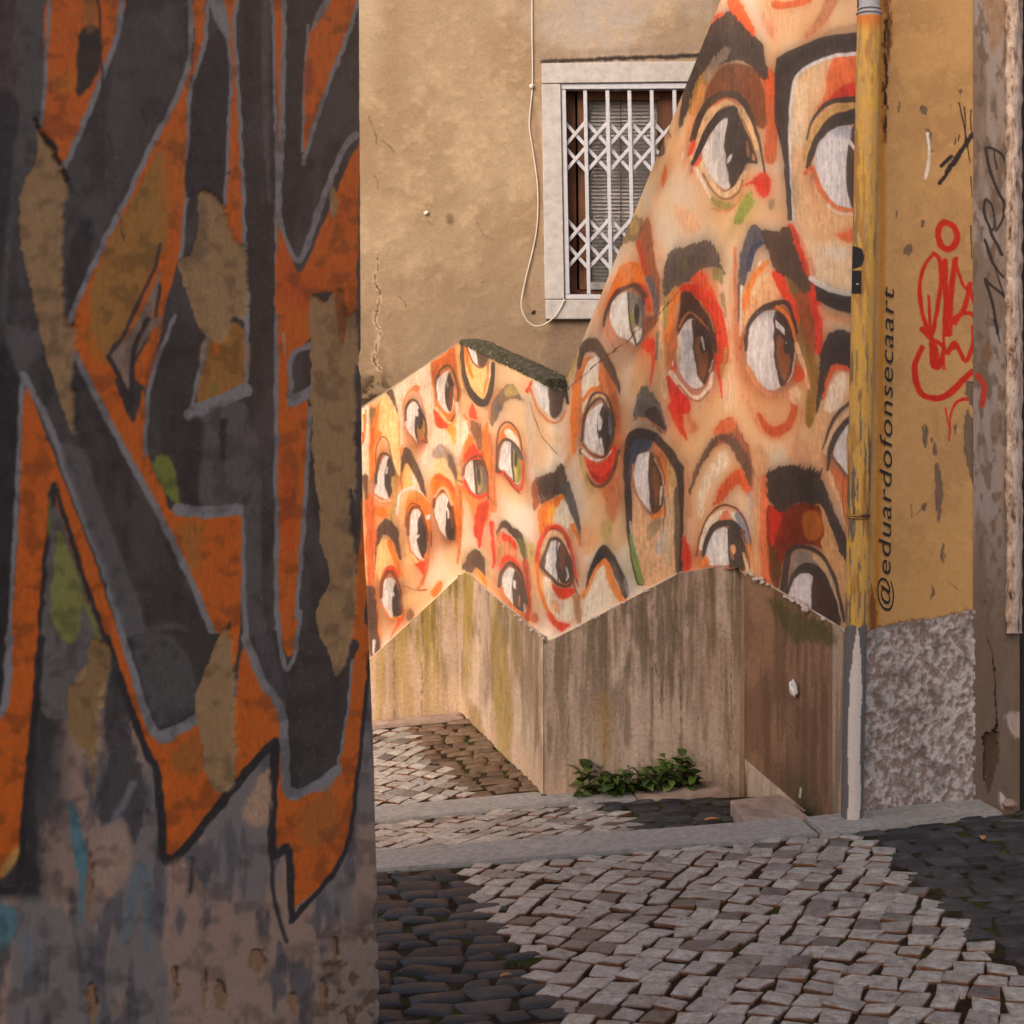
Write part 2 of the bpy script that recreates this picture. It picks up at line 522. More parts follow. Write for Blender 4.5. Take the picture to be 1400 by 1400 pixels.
    l(ora, "95,960 110,1120 130,1260", 26, soft=1.8); l((92, 66, 56), "62,980 88,1190 108,1380", 60, 40, soft=1.5, rough=.8); l(wh, "101,1290 96,1370", 12, 6)
    l((96, 70, 56), "40,250 52,380", 30, 12, soft=2)
    # plain brow beside
    f(db, "268,280 276,120 300,58 342,92 402,222 436,372 430,392 395,332 342,212 304,160 286,310", rough=.6)
    f((246, 186, 110), "288,190 312,162 350,232 382,322 340,302 292,318", soft=1.3); l(ora, "275,310 281,215", 10, 5); f(cr, "330,215 362,250 388,322 350,300", soft=2)
    # eye with green-grey iris
    E6 = "672,220 700,160 738,138 790,138 812,200 820,290 802,347 760,362 725,342 690,282"
    f(wh, E6); e((118, 104, 84), 782, 250, 44, 122, clip=E6); e((160, 140, 92), 772, 262, 20, 80, clip=E6, soft=1.2); e(bk, 768, 235, 12, 58, clip=E6)
    f(db, "735,138 762,112 792,128 818,222 792,172 752,182", clip=E6); l(bk, "742,140 746,250 757,352", 8); l((104, 100, 108), "800,190 815,290", 12, soft=1.2)
    l(br, "667,232 690,160 740,117 792,123 822,240 832,382", 12, 7); l(rd, "675,272 720,346 770,372 818,352", 15)
    f(ora, "655,320 740,392 835,402 852,442 842,500 812,562 740,542 715,440", soft=2.2, alpha=.8); f(rd, "735,560 760,430 800,400 832,388 827,480 802,560 790,640 775,692 752,650", rough=1)
    f((176, 60, 44), "770,420 815,410 812,500 790,560", soft=2, alpha=.6)
    l(o2, "835,-20 850,200 862,450", 20, 30, soft=1.6); l(rd, "852,540 860,720", 22, 10, soft=1.6)
    # grey brow, eye in orange
    f((160, 138, 116), "468,112 500,48 552,38 602,90 632,182 627,282 590,240 560,152 512,132", soft=2, rough=.8); f((92, 78, 68), "560,88 602,120 632,222 616,262 582,192", soft=1.6, rough=.8, alpha=.85)
    f((150, 150, 160), "490,70 530,45 540,80 505,105", soft=2, alpha=.7)
    f((246, 206, 150), "490,142 550,132 602,232 612,302 540,282 480,262", soft=2)
    f(ora, "468,240 530,225 602,300 642,430 655,560 632,700 622,560 592,400 542,312 482,362 464,320", soft=1.6); l(rd, "500,250 560,260 600,330", 18, soft=2, alpha=.6)
    E7 = "480,430 500,380 530,356 562,360 602,460 614,560 607,642 565,646 530,600 495,520"
    f(wh, E7); e(bk, 597, 530, 42, 158, clip=E7); l(wh, "560,432 574,470 574,505", 8); l((110, 84, 70), "590,470 600,570", 6)
    l(br, "478,436 490,370 530,334 567,354 602,440 617,560 608,650", 14, 7); l((150, 100, 72), "480,480 520,582 572,648", 5); l(pk, "486,370 520,318 560,330 600,420", 12, soft=1.2)
    l(o2, "640,300 662,500 628,790", 16, 10, soft=1.6)
    l(lo, "640,180 650,290", 14); l(br, "632,265 660,275", 5)
    # spectacle-rimmed eye
    l((226, 218, 208), "250,480 264,362 320,314 382,330 436,392", 10); f((232, 178, 120), "262,480 280,370 330,330 380,345 425,400 400,440 350,410 312,450 300,560 320,700 350,800 290,780 262,640", soft=2, alpha=.7)
    f(ora, "300,420 340,342 402,352 452,420 458,560 442,700 432,765 402,700 422,560 402,462 352,420 312,482", soft=1.6); f((190, 150, 76), "318,352 370,332 392,372 342,388", soft=2, alpha=.7)
    E8 = "340,460 380,448 412,500 434,600 440,680 422,740 405,772 370,752 330,682 320,590 325,502"
    f(wh, E8); e(bk, 424, 610, 50, 160, clip=E8); f(wh, "366,622 392,612 390,632 376,642 370,690"); l(o2, "310,500 320,650 352,770", 9)
    l(br, "318,610 320,500 345,438 382,438 424,520 444,650", 14, 8); l(br, "303,560 309,462 345,408 392,432", 5); l(lo, "340,742 380,788 412,772", 12)
    f(rd, "358,800 420,780 433,832 416,872 388,832", rough=.7, soft=1.6); l((190, 96, 56), "438,772 432,850 405,920", 18, 14, soft=1.4); l(o2, "412,922 380,962 432,965", 11); l(br, "280,940 340,955 400,972 442,960", 3)
    f((236, 230, 224), "430,490 458,485 455,515 435,510"); f(bk, "462,610 468,590 470,690 462,660")
    f(db, "668,805 700,740 745,700 792,740 807,822 802,882 760,822 720,852 672,832", rough=.9); f((240, 130, 50), "752,832 800,870 826,955 790,912", soft=1.6)
    f(ora, "468,965 510,908 538,930 500,1002 463,1002", soft=1.6, rough=.8); f((134, 90, 66), "308,1125 330,1078 357,1122 322,1166", soft=1.2)
    f((246, 196, 130), "280,1000 340,980 380,1010 330,1060 290,1090", soft=3, alpha=.6)
    # ---- section c (eye with yellow iris, grey brow, cut eye at the inner corner)
    S(490, 440, 4)
    E9 = "772,800 778,720 792,660 832,660 882,720 897,780 892,860 870,890 848,872 805,822"
    f(ora, "758,730 780,600 832,566 872,620 895,730 852,672 802,650 775,700"); f(cr, "800,600 830,585 870,640 885,700 850,660 815,645", soft=1)
    f(wh, E9); e((158, 142, 72), 868, 780, 34, 104, clip=E9); e((196, 172, 96), 858, 830, 14, 44, clip=E9, soft=1.2); e(bk, 860, 752, 9, 46, clip=E9); l(bk, "838,660 838,760 850,870", 7); f((96, 92, 96), "838,662 880,715 890,760 850,700", soft=1)
    l(db, "758,822 765,700 800,645 852,670 892,732 902,805", 11, 6); l(br, "754,760 768,600 820,548 872,600 892,702", 9, 6)
    l(rd, "756,822 800,832 840,890 882,920 903,862 897,760", 11, 7); l((120, 56, 40), "800,830 838,898 880,940", 5); l(db, "754,816 778,822", 11, 6)
    f((122, 98, 78), "718,530 740,430 790,360 842,338 882,400 905,432 850,420 812,432 782,492 752,552 730,572", rough=1); f((186, 158, 92), "798,372 840,343 872,392 822,412", soft=1.6, alpha=.85); f((96, 88, 90), "750,470 790,440 780,490 755,530", soft=1.5, rough=.8, alpha=.8)
    l(o2, "713,530 728,430 780,360", 9, 5, soft=1)
    f(wh, "955,335 1010,345 1052,368 1046,432 1052,512 1010,482 978,422"); f(db, "1045,360 1115,380 1124,440 1107,502 1075,532 1050,507 1040,440")
    l(o2, "943,370 978,470 1040,542 1100,548 1132,492", 9, 7); l(br, "938,440 990,602 1050,682 1090,722", 4, 3); l(rd, "926,380 947,325", 17, 8, rough=.5)
    l((198, 182, 170), "930,420 945,700 962,920", 32, 26, soft=3, alpha=.6)
    f((236, 186, 136), "985,560 1040,610 1100,620 1110,680 1060,660 1000,620", soft=3, alpha=.8)
    # ---- section d
    S(640, 640, 5.6)
    f((168, 92, 64), "496,120 540,68 582,90 592,200 560,262 520,325 493,280", rough=1.1)
    f(db, "535,90 590,50 660,28 700,-30 740,0 757,120 742,192 680,202 620,252 560,275 548,200", rough=1.2)
    l((84, 76, 74), "745,140 790,270 832,400 852,500 863,592", 56, 4, rough=.5); l(br, "820,470 850,560", 10, 4)
    for k in range(7):
        l((206, 180, 160), [(640 + (540 + k * 9) / 5.6, 640 + (200 + (k % 3) * 14) / 5.6), (640 + (548 + k * 9) / 5.6, 640 + (245 + (k % 2) * 12) / 5.6)], 3, 1, soft=.5, alpha=.7)
    f(ora, "548,305 620,240 722,210 742,240 682,292 642,362 642,442 580,472 550,545 538,450", rough=.8, soft=1.3); f((244, 150, 52), "610,320 660,270 655,360 620,420", soft=2)
    f(cr, "655,365 700,280 732,240 772,322 805,450 760,462 690,402", soft=1.4); l(ora, "795,440 832,520 857,610", 22, 8, soft=1.2)
    E11 = "590,650 630,565 682,558 742,620 782,700 803,790 792,850 750,882 690,867 640,822 592,772 575,715"
    l(rd, "523,760 543,590 598,470 642,453 704,458 774,570 804,720 832,862", 20, 12, wm=26); l(pk, "568,640 610,522 652,498 722,540 772,640 802,780", 26, 10); l(br, "586,505 642,455 722,500 774,605", 7)
    f((218, 208, 200), E11); e((84, 66, 56), 747, 720, 70, 178, clip=E11); e((122, 82, 64), 722, 680, 24, 110, clip=E11, soft=2); l(bk, "680,560 680,700 692,865", 6); l((190, 184, 180), "640,600 650,800", 22, soft=3, alpha=.5)
    f(wh, "752,752 767,790 770,842 742,868 756,822"); l(db, "556,745 590,640 630,550 682,543 752,620 792,720 807,845", 18, 9); f(db, "543,732 570,690 592,700 587,782 555,772")
    l(db, "588,788 640,842 700,892 762,902 803,850", 15, 10); f(rd, "638,880 720,920 802,918 813,960 760,1002 700,992 660,942", soft=1.3, rough=.6)
    l(ora, "518,740 540,900 582,1022 640,1132 700,1225", 18, 28, soft=1.3); l(rd, "620,1120 670,1190 720,1230", 26, 34, soft=1.6); f(rd, "680,1180 785,1195 742,1245 690,1235", soft=2)
    f((240, 214, 184), "572,835 632,860 652,942 690,1003 762,1012 792,985 802,1062 782,1172 722,1152 642,1102 592,1002", soft=1.2); f((242, 150, 92), "640,1010 700,1040 700,1110 650,1080", soft=3, alpha=.7)
    l(bk, "805,880 832,962 852,1005", 8, 4); l(bk, "832,860 852,912", 8, 4); l((160, 106, 62), "830,990 842,1100 852,1170", 44, 26, soft=2.4, alpha=.9)
    # eye with red lid on the receding wall
    l(rd, "186,560 204,700 190,760", 24, 14, soft=1.5); f((210, 130, 88), "218,530 260,480 332,560 382,662 362,702 302,672 252,702 220,770", soft=1.2)
    f(db, "223,510 240,430 280,398 332,440 402,500 432,580 454,662 442,725 410,652 370,562 322,502 282,462 242,486", rough=.8); f((100, 104, 56), "370,545 422,552 452,642 442,712 402,642", soft=1.5, alpha=.8)
    f(rd, "268,510 332,520 372,602 352,622 312,562 270,552", soft=1.2); f(rd, "238,772 258,690 312,668 364,690 404,780 434,900 454,1035 430,985 390,832 342,722 290,712 252,776")
    l((168, 62, 40), "440,720 462,850 467,1000 455,1160", 34, 26, soft=1.8); f((160, 140, 80), "240,600 265,590 262,650 240,680", soft=1.6, alpha=.8)
    E12 = "260,850 280,790 322,754 362,780 402,850 432,950 447,1050 432,1112 390,1092 340,1042 290,982 264,922"
    f(wh, E12); e((82, 66, 58), 398, 930, 64, 198, clip=E12); f(wh, "345,858 367,868 364,922 348,902"); l((190, 120, 80), "392,980 390,1050", 7); l(wh, "430,1040 430,1090", 5)
    l(db, "238,905 255,800 312,724 372,760 424,880 454,1045", 20, 12); l(o2, "256,920 300,1012 382,1092 434,1122", 16, 12)
    l(sk, "470,620 500,900 520,1100", 40, 30, soft=3, alpha=.5); f((186, 96, 64), "465,1130 520,1110 540,1170 500,1190", soft=2, rough=.8)
    l((196, 170, 90), "480,600 490,720", 40, 20, soft=3, alpha=.8)
    # lone brow
    f((238, 212, 184), "950,900 1000,780 1047,730 1092,860 1112,980 1000,1065 900,1165 868,1155 900,1000", soft=1.5); l(ora, "885,990 920,900 960,790 1042,712 1072,760 1112,900 1185,1005", 22, 40, soft=1.8, alpha=.9)
    f(bk, "903,925 910,820 950,710 1000,620 1042,588 1102,640 1172,760 1222,870 1228,975 1195,995 1150,880 1102,770 1052,690 1002,728 950,800 920,880", rough=.4); f((104, 92, 84), "1090,700 1150,780 1190,900 1195,985 1150,880 1110,780", soft=1.4, alpha=.8)
    f((176, 150, 84), "1020,450 1080,420 1102,480 1060,562 1030,522", soft=3, alpha=.7); f((230, 158, 108), "860,470 960,480 1003,562 932,665 878,645", soft=3, alpha=.75)
    f((196, 190, 184), "1190,880 1230,830 1270,930 1290,970 1230,1000", soft=2, alpha=.6)
    # ---- section e (lashed eye at the tall wall's edge)
    S(740, 400, 3.182)
    l((196, 160, 92), "105,400 130,330 150,280", 22, 14, soft=1.5)
    f(o2, "150,340 200,280 262,290 312,380 342,500 348,640 332,780 292,905 250,842 302,760 322,640 302,520 262,430 222,430 182,500 162,620 132,600", soft=1.2)
    f((178, 92, 52), "270,300 315,390 340,520 330,600 305,480", soft=2.4, alpha=.7)
    f((240, 220, 196), "188,332 220,284 252,285 246,370 252,402 210,432 182,522 174,420", rough=.5); l(ora, "150,410 138,560 140,700", 20, 10); l(ora, "180,470 215,425 255,425", 10, soft=1.2); l(db, "97,400 117,480", 10)
    f(db, "153,320 165,240 200,198 242,200 292,270 332,360 343,445 310,382 270,312 230,262 190,270 166,335", rough=.5)
    E14 = "185,610 205,530 245,488 275,490 300,545 307,600 302,650 276,704 225,694 186,655"
    l(pk, "197,530 224,466 264,450 293,492", 17, 10); f(wh, E14); e(bk, 284, 598, 40, 116, clip=E14); f(wh, "248,530 266,556 263,592 250,594"); l((98, 110, 130), "296,540 303,620", 7, soft=1); l(wh, "255,640 268,700", 8)
    l(db, "174,645 190,540 222,484 262,462 296,515 317,605 292,688", 9, 6); l(db, "196,510 222,450 262,437 300,480 320,580", 6, 8)
    for k in range(9):
        a = 214 + k * 9; b = 478 - 14 * math.sin(k / 8 * 3.1)
        l((104, 78, 60), [(740 + a / 3.182, 400 + (b - 8) / 3.182), (740 + (a + 1) / 3.182, 400 + (b + 9) / 3.182)], 2.2, 1.4, soft=.4, alpha=.8)
    f(rd, "188,702 240,742 292,720 312,660 332,700 312,782 260,834 213,792"); f((176, 48, 36), "210,770 260,800 310,760 300,800 258,830 222,805", soft=1.2); l((110, 70, 50), "172,690 188,782 240,842 302,806 336,690", 13, 9); l((190, 160, 84), "176,712 192,802 224,870", 12, 8)
    l(wh, "178,690 230,728 272,720 300,690", 7); l(br, "178,660 220,702 272,716 300,670", 7)
    f((190, 106, 66), "288,852 332,800 348,900 312,1005 278,932", soft=3, alpha=.8); f((176, 154, 92), "262,1000 296,985 300,1040 270,1060", soft=3, alpha=.7)
    f((100, 92, 86), "400,555 412,470 442,408 492,450 532,520 548,602 520,612 480,562 450,540", rough=1.2); f(bk, "450,520 500,500 540,590 510,600 470,560", soft=1.5, rough=1); l(o2, "395,560 440,545 540,610", 6, soft=1.3, alpha=.7)
    # ---- section f (eye behind the black rim; eye in the centre)
    S(820, 560, 5.833)
    l(rd, "596,-20 640,120 692,245", 70, 12, rough=.6); f((206, 110, 70), "690,0 760,90 800,150 720,180", soft=3, rough=1.2, alpha=.8)
    l((206, 134, 96), "690,430 690,700 690,960", 44, 60, soft=3, alpha=.6)
    f((226, 172, 126), "260,620 320,760 430,852 522,822 562,640 602,600 612,900 602,1270 440,1390 350,1400 300,1200 270,1000", soft=1.2); f((214, 180, 140), "540,640 600,620 600,1000 560,1200 500,1260 480,1050 530,900", soft=3, alpha=.8)
    f((108, 88, 64), "597,640 642,690 642,1272 602,1262 594,900", soft=1); f((70, 72, 84), "233,440 240,290 300,228 382,230 422,262 382,332 322,346 285,402 262,522 240,580", soft=1.2)
    fp(bk, "188,420 193,330 200,260 216,210 240,172 275,152 320,144 400,158 450,185 500,225 555,290 610,362 670,458 678,620 672,820 666,1000 660,1285 630,1288 640,1000 640,760 628,640 610,530 585,465 545,395 480,305 440,270 400,245 355,232 310,228 275,250 250,285 240,340 236,420 240,560 254,650 256,900 250,960 262,1060 280,1165 310,1280 352,1405 300,1405 265,1290 232,1100 212,960 203,850 192,650")
    l((120, 138, 70), "252,1000 280,1180 332,1370", 22, 34); l((190, 184, 180), "240,890 262,1000 300,1160", 8, 6)
    f((196, 112, 66), "420,262 480,310 540,400 540,520 500,440 450,360", soft=1.4); f((190, 156, 96), "540,430 590,500 605,600 570,620 550,520", soft=1.5)
    f((222, 212, 206), "300,370 340,350 402,345 392,500 397,700 427,826 380,782 320,702 280,622 274,480"); f((78, 58, 46), "400,345 452,400 492,480 508,620 507,722 482,792 430,826 406,782 392,650 386,500")
    f((122, 76, 48), "425,450 462,520 472,650 452,765 430,700 420,560", soft=2); l((206, 180, 160), "492,620 480,760", 14, 8, soft=1)
    l(br, "398,340 462,380 502,480 517,600", 9, 6); l(ora, "492,390 530,520 545,692", 15, 8); l(pk, "432,390 482,480 507,610", 6, 4); l(ora, "432,852 480,838 507,790", 26, 14); l(o2, "264,440 274,602 322,716", 9, 5); l((150, 120, 100), "322,716 380,790 430,835", 7)
    f((160, 136, 100), "385,905 480,860 513,880 472,962 410,1022 382,1032", soft=2.4, rough=.8); l((184, 176, 170), "470,1120 512,950", 44, 20, soft=3, alpha=.8); l((96, 84, 78), "510,702 519,832 505,982", 11, 3)
    # centre eye with reddish brow
    f((162, 92, 62), "738,565 800,430 870,310 932,230 982,190 960,120 1042,58 1112,150 1182,280 1222,430 1243,562 1216,690 1182,562 1120,442 1060,332 1002,272 930,292 862,372 790,472 737,622 713,700", rough=1.4); f((214, 104, 62), "900,160 960,100 1050,60 1090,140 1010,190 940,200", soft=2, rough=1.5)
    l((92, 70, 58), "900,262 980,212 1062,262 1152,400 1222,562", 30, 60, rough=2, soft=1.2, alpha=.85); l((92, 70, 58), "905,262 840,372 760,512 720,660", 34, 14, rough=1.6, alpha=.85)
    f((236, 206, 176), "812,580 900,420 982,322 1025,380 1002,470 902,562 852,702 802,872 772,780", soft=1.6); f((222, 90, 46), "918,722 950,622 1042,522 1122,462 1172,560 1217,645 1182,695 1120,602 1042,642 962,745 898,765", soft=1.4, rough=1)
    f((218, 196, 176), "700,900 740,860 760,1000 740,1160 700,1100", soft=4, alpha=.4)
    l(cr, "822,1090 872,920 952,838 1042,832 1112,880", 46, 34, soft=1.2); f((214, 116, 76), "940,880 1010,800 1040,830 1030,890 970,900", soft=2); l((128, 128, 138), "1112,850 1162,960 1192,1080", 50, 20, soft=1.6)
    l((112, 58, 40), "768,1165 810,980 852,870 922,790 1022,764 1102,800 1162,900 1202,1050 1217,1145", 8, 5, wm=13)
    f((218, 208, 202), "848,1120 880,1020 942,958 1022,948 1032,1100 1030,1235 950,1240 880,1240 838,1180"); f((66, 54, 48), "1024,945 1102,956 1152,1050 1176,1200 1150,1280 1070,1260 1030,1240"); f((226, 160, 110), "1038,1090 1070,1078 1082,1130 1056,1162", soft=1); f((150, 100, 72), "1040,1130 1060,1150 1070,1200 1045,1190", soft=1.3)
    l(bk, "828,1160 860,1020 922,930 1002,905 1082,920 1140,985", 20, 22, wm=34); l((130, 72, 48), "1130,960 1172,1080 1192,1260", 10, 8); l(pk, "1150,1150 1175,1270", 14, soft=1)
    l(ora, "1190,1090 1230,1230 1240,1300", 26, soft=2.4, alpha=.7); f((204, 56, 40), "668,1000 712,1080 737,1200 722,1280 663,1290", rough=1, soft=1.2); f(ora, "790,1240 850,1170 870,1230", soft=1.4)
    l((176, 164, 156), "1198,680 1218,900 1215,1000", 42, 26, soft=2.6, alpha=.75)
    # ---- section g (the shaded end wall)
    S(980, 540, 4.242)
    f((208, 150, 106), "210,300 300,330 300,460 280,560 280,980 300,1130 220,1040 205,880 210,620", soft=3, alpha=.8); l((220, 112, 70), "275,480 275,800 290,1080", 26, 40, soft=2); 
    f((126, 44, 24), "298,640 360,670 462,630 582,640 642,730 622,800 642,905 562,872 462,872 402,922 372,1022 352,1115 310,1060 300,900 284,750", soft=1.2); f((196, 46, 32), "308,650 378,670 352,780 322,890 303,800", soft=1.3); f((186, 98, 34), "500,690 582,680 612,760 592,832 520,832", soft=2.4)
    f((206, 150, 98), "600,640 662,740 722,900 762,962 762,1310 740,1320 702,1100 642,962 602,862 622,800", soft=1.2); f((96, 60, 34), "300,900 330,880 372,1000 352,1120 322,1090", soft=2)
    f(bk, "288,570 298,480 350,420 442,408 542,450 604,480 642,560 682,680 742,800 772,900 767,975 720,922 680,822 640,722 602,640 540,630 460,630 402,672 340,662 300,610", rough=1.2)
    for k in range(16):
        a = 296 + k * 20
        l((54, 46, 43), [(980 + a / 4.242, 540 + (470 - 40 * math.sin(k / 15 * 3.1)) / 4.242), (980 + (a + 14) / 4.242, 540 + (425 - 30 * math.sin(k / 15 * 3.1) + (k % 3) * 9) / 4.242)], 16, 3, soft=.5)
    f((146, 128, 114), "425,970 480,908 552,928 575,972 500,992 450,1040", soft=2.2); l((206, 164, 120), "575,940 650,1060 722,1275", 26, 12)
    l(bk, "383,1140 400,1010 420,908 480,880 562,900 632,960 692,1090 737,1310", 26, 10)
    f((58, 48, 44), "395,1150 440,1030 500,978 582,988 642,1060 702,1220 715,1340 640,1320 540,1265 540,1150 552,1060 500,1040 450,1080 410,1165"); f((70, 48, 38), "560,1060 620,1090 670,1200 690,1290 620,1280 560,1230", soft=2)
    f((214, 202, 196), "418,1170 440,1080 490,1038 554,1055 546,1150 537,1262 470,1235 422,1195")
    l((228, 172, 122), "640,20 600,200 560,350", 60, 50, soft=3, alpha=.7)
    l(bk, "622,310 650,200 702,108 795,32", 10, 16); l(pk, "640,330 690,190 790,90", 30, 24, soft=1.3); l(bk, "643,440 660,320 702,220 795,132", 12, 34); f((218, 208, 202), "678,325 720,230 790,178 790,500 750,452 700,382"); f((186, 142, 86), "757,230 792,180 792,505 755,430", soft=1)
    l((112, 84, 68), "668,350 740,452 790,525", 11); f((212, 110, 62), "650,440 690,430 790,540 790,860 760,840 730,720 700,600", soft=2, alpha=.9); l((232, 180, 136), "650,450 720,640 770,800", 16, 10, soft=1.6); l((150, 80, 52), "735,460 730,620 760,760", 6, 4)
    l((198, 82, 46), "240,115 290,190 340,216 422,160 457,30", 18, 24, wm=44, soft=1.8); l((220, 140, 96), "165,10 220,140 302,245 380,250", 20, 14, soft=2.6, alpha=.8); l((206, 130, 88), "492,90 462,250 420,382", 12, 8, soft=1.8, alpha=.8)
    f((234, 190, 148), "260,260 340,260 400,290 340,340 270,330", soft=4, alpha=.6); f((140, 98, 44), "520,60 560,-10 572,100 542,192 508,150", soft=1.8); f((206, 136, 96), "440,290 500,260 560,340 520,430 440,380", soft=4, alpha=.5)
    # ---- section h (big eye beneath the spectacles)
    S(980, 280, 5)
    f((236, 200, 166), "10,420 60,480 90,700 110,1000 120,1380 60,1400 30,1250 60,1000 20,700", soft=3, alpha=.6)
    f((148, 80, 48), "478,450 562,480 622,600 692,760 702,900 642,1090 602,1000 562,800 530,680", soft=1.4); l((214, 60, 40), "500,150 562,260 622,430 662,600 692,800 702,1010", 30, 26, wm=60, soft=1.1); f((120, 98, 56), "560,800 600,900 645,1090 620,1160 560,1000", soft=2, alpha=.8)
    l((146, 104, 48), "640,1060 665,1200 650,1400", 50, 60, soft=2.4, alpha=.9)
    f((234, 172, 122), "175,660 220,530 282,430 352,420 412,520 432,620 372,660 282,710 210,802 165,880", soft=1.3); l(ora, "185,700 230,540 300,430 350,390", 34, 20, soft=1.6, alpha=.85); l(rd, "415,480 470,600 522,690 548,790", 50, 18, soft=1.2); l((244, 206, 164), "255,600 300,500 340,480", 30, 20, soft=3, alpha=.7)
    f((84, 82, 88), "138,570 155,380 190,240 250,138 302,170 334,232 302,242 250,312 220,402 202,482 172,622 152,805 128,770", rough=1); f(db, "306,180 402,185 492,148 544,300 594,440 646,545 602,605 540,562 480,502 400,452 358,352", rough=1.4)
    l((62, 66, 84), "215,430 250,300 302,258", 34, 22, soft=1.3); f((124, 98, 60), "470,500 520,520 560,590 520,610", soft=2, rough=1); l((214, 206, 200), "240,440 262,345", 5, 3); f(wh, "275,420 300,380 302,412")
    l((206, 116, 72), "122,300 130,700 142,1060", 18, 14, soft=1.2); l((240, 214, 186), "168,560 162,900", 11, 6)
    E19 = "198,960 220,820 290,742 400,722 470,760 522,860 537,980 522,1130 482,1222 440,1247 360,1267 270,1212 214,1110"
    f((222, 211, 205), E19); f((62, 50, 44), "400,725 472,765 524,870 536,1000 520,1130 483,1218 440,1247 412,1160 392,1020 388,860", clip=E19); f((138, 82, 52), "410,900 450,920 492,1020 502,1100 472,1202 432,1165 410,1040", soft=2.2, clip=E19); e(bk, 476, 960, 22, 64)
    fp((220, 210, 204), "402,785 465,850 462,895 400,840"); e((220, 210, 204), 473, 945, 4, 8); l((200, 190, 184), "534,1010 520,1130 485,1215", 7, 5)
    l(bk, "195,990 215,830 280,737 382,682 462,664 502,720 547,875", 14, 10, wm=30)
    for k in range(12):
        a = 270 + k * 12
        l((110, 104, 102), [(980 + a / 5, 280 + 730 / 5), (980 + (a + 2) / 5, 280 + (770 + (k % 4) * 12) / 5)], 5, 1, soft=.5, alpha=.6)
    l(ora, "408,698 482,760 532,900 592,1080 632,1260", 15, 9); l((236, 180, 134), "547,960 592,1100 622,1250", 24, 14); l((214, 140, 96), "216,1120 280,1232 360,1292 452,1302 513,1272", 26, 18, soft=1.5); f((206, 74, 44), "540,1110 580,1108 602,1180 560,1215 524,1192", soft=1.4)
    f((240, 200, 160), "500,1260 545,1240 580,1290 545,1370 500,1330", soft=2, alpha=.8); l((190, 84, 50), "160,980 200,860", 12, 5)
    # spectacle rim, lower edge
    f((228, 192, 150), "545,150 640,260 945,250 945,610 760,560 650,510 610,380", soft=3, alpha=.7); f((226, 214, 204), "740,300 860,290 920,330 860,380 760,360", soft=5, alpha=.6); f((222, 104, 60), "812,195 870,165 945,140 945,255 850,242", soft=2, rough=.8); f((224, 150, 106), "690,100 780,60 800,150 720,170", soft=5, alpha=.5)
    l((222, 210, 202), "645,505 760,570 860,602 960,612", 26, 20, soft=.8); fp(bk, "664,545 715,568 760,590 810,607 860,620 960,632 960,755 900,742 860,732 800,710 760,692 715,668 682,648")
    f((230, 150, 100), "690,690 780,720 945,770 945,830 800,800 720,780", soft=3, alpha=.8)
    f((236, 206, 176), "735,1400 770,1230 850,1150 892,1180 872,1300 832,1400", soft=1.6); l((222, 92, 48), "718,1310 750,1190 802,1118 872,1108 955,1150", 28, 34, soft=1.3)
    f((60, 52, 49), "686,1420 700,1120 720,980 760,890 832,848 902,868 960,925 960,1130 870,1092 800,1090 758,1152 728,1282 705,1370", rough=1.1)
    # ---- section i (eye at the window, centre-left eye)
    S(780, 280, 5)
    f((226, 160, 108), "560,250 640,300 640,560 600,520 580,400", soft=3, alpha=.5); f((236, 160, 104), "700,0 840,60 900,160 800,210 720,100", soft=4, alpha=.6)
    f((128, 106, 74), "335,285 378,140 440,75 502,125 505,222 440,242 380,262", rough=2.2, soft=1.2); f((190, 152, 90), "400,110 450,90 470,180 420,200", soft=2, rough=2, alpha=.7)
    f(ora, "248,690 300,500 340,420 420,385 482,420 522,560 562,745 530,702 490,582 430,545 350,560 280,642", soft=1.4); f((238, 146, 96), "330,440 400,400 430,470 380,520", soft=3, alpha=.6); l(rd, "253,680 320,582 430,546 502,570 545,720", 12, 18)
    f((152, 88, 60), "468,220 522,85 562,200 582,400 613,520 602,702 560,562 500,432", rough=1, soft=1.5); l((186, 74, 46), "462,250 502,420 562,560 592,722", 22, 34, soft=1.3); l((98, 94, 98), "540,510 580,640 585,792", 34, 12, soft=1)
    E24 = "270,700 310,630 385,595 452,608 492,700 497,800 492,900 452,957 400,932 340,902 290,852 270,782"
    f((232, 222, 210), E24); f((126, 122, 106), "395,590 452,580 502,640 502,760 492,900 455,957 420,902 402,780 392,680", clip=E24); e((160, 136, 96), 436, 800, 26, 90, clip=E24, soft=2); e(bk, 452, 745, 17, 78, clip=E24); l(gn, "416,760 417,832", 14, 8, soft=1); f((226, 212, 196), "432,850 482,842 482,925 452,945", clip=E24, soft=1.4)
    l((92, 96, 104), "470,640 496,760 490,900 455,955", 14, 8, soft=1); l(bk, "392,598 399,720 416,862 452,957", 7); l(db, "225,835 250,720 310,610 382,565 462,555 513,625", 8, 12, wm=22); l(db, "440,560 490,600 500,680", 24, 12, soft=1.2)
    l(o2, "240,842 280,952 332,1012", 9, 4); l(ora, "255,790 300,902 362,975", 7, 4); f((140, 84, 58), "490,782 560,758 603,790 562,842 512,882 495,905", soft=1.8); f(rd, "488,962 540,910 582,950 572,1052 540,1022", soft=1, rough=.8); l(rd, "572,1030 562,1130 546,1245", 18, 5); l((110, 104, 90), "600,880 590,1050", 22, 12, soft=1.6)
    f(ora, "640,662 700,590 762,600 722,702 702,852 662,965 638,900", soft=2, alpha=.85); l(ol, "655,640 650,840", 26, 16, soft=1.4); l((230, 190, 140), "622,700 620,1000 640,1300", 18, 30, soft=2)
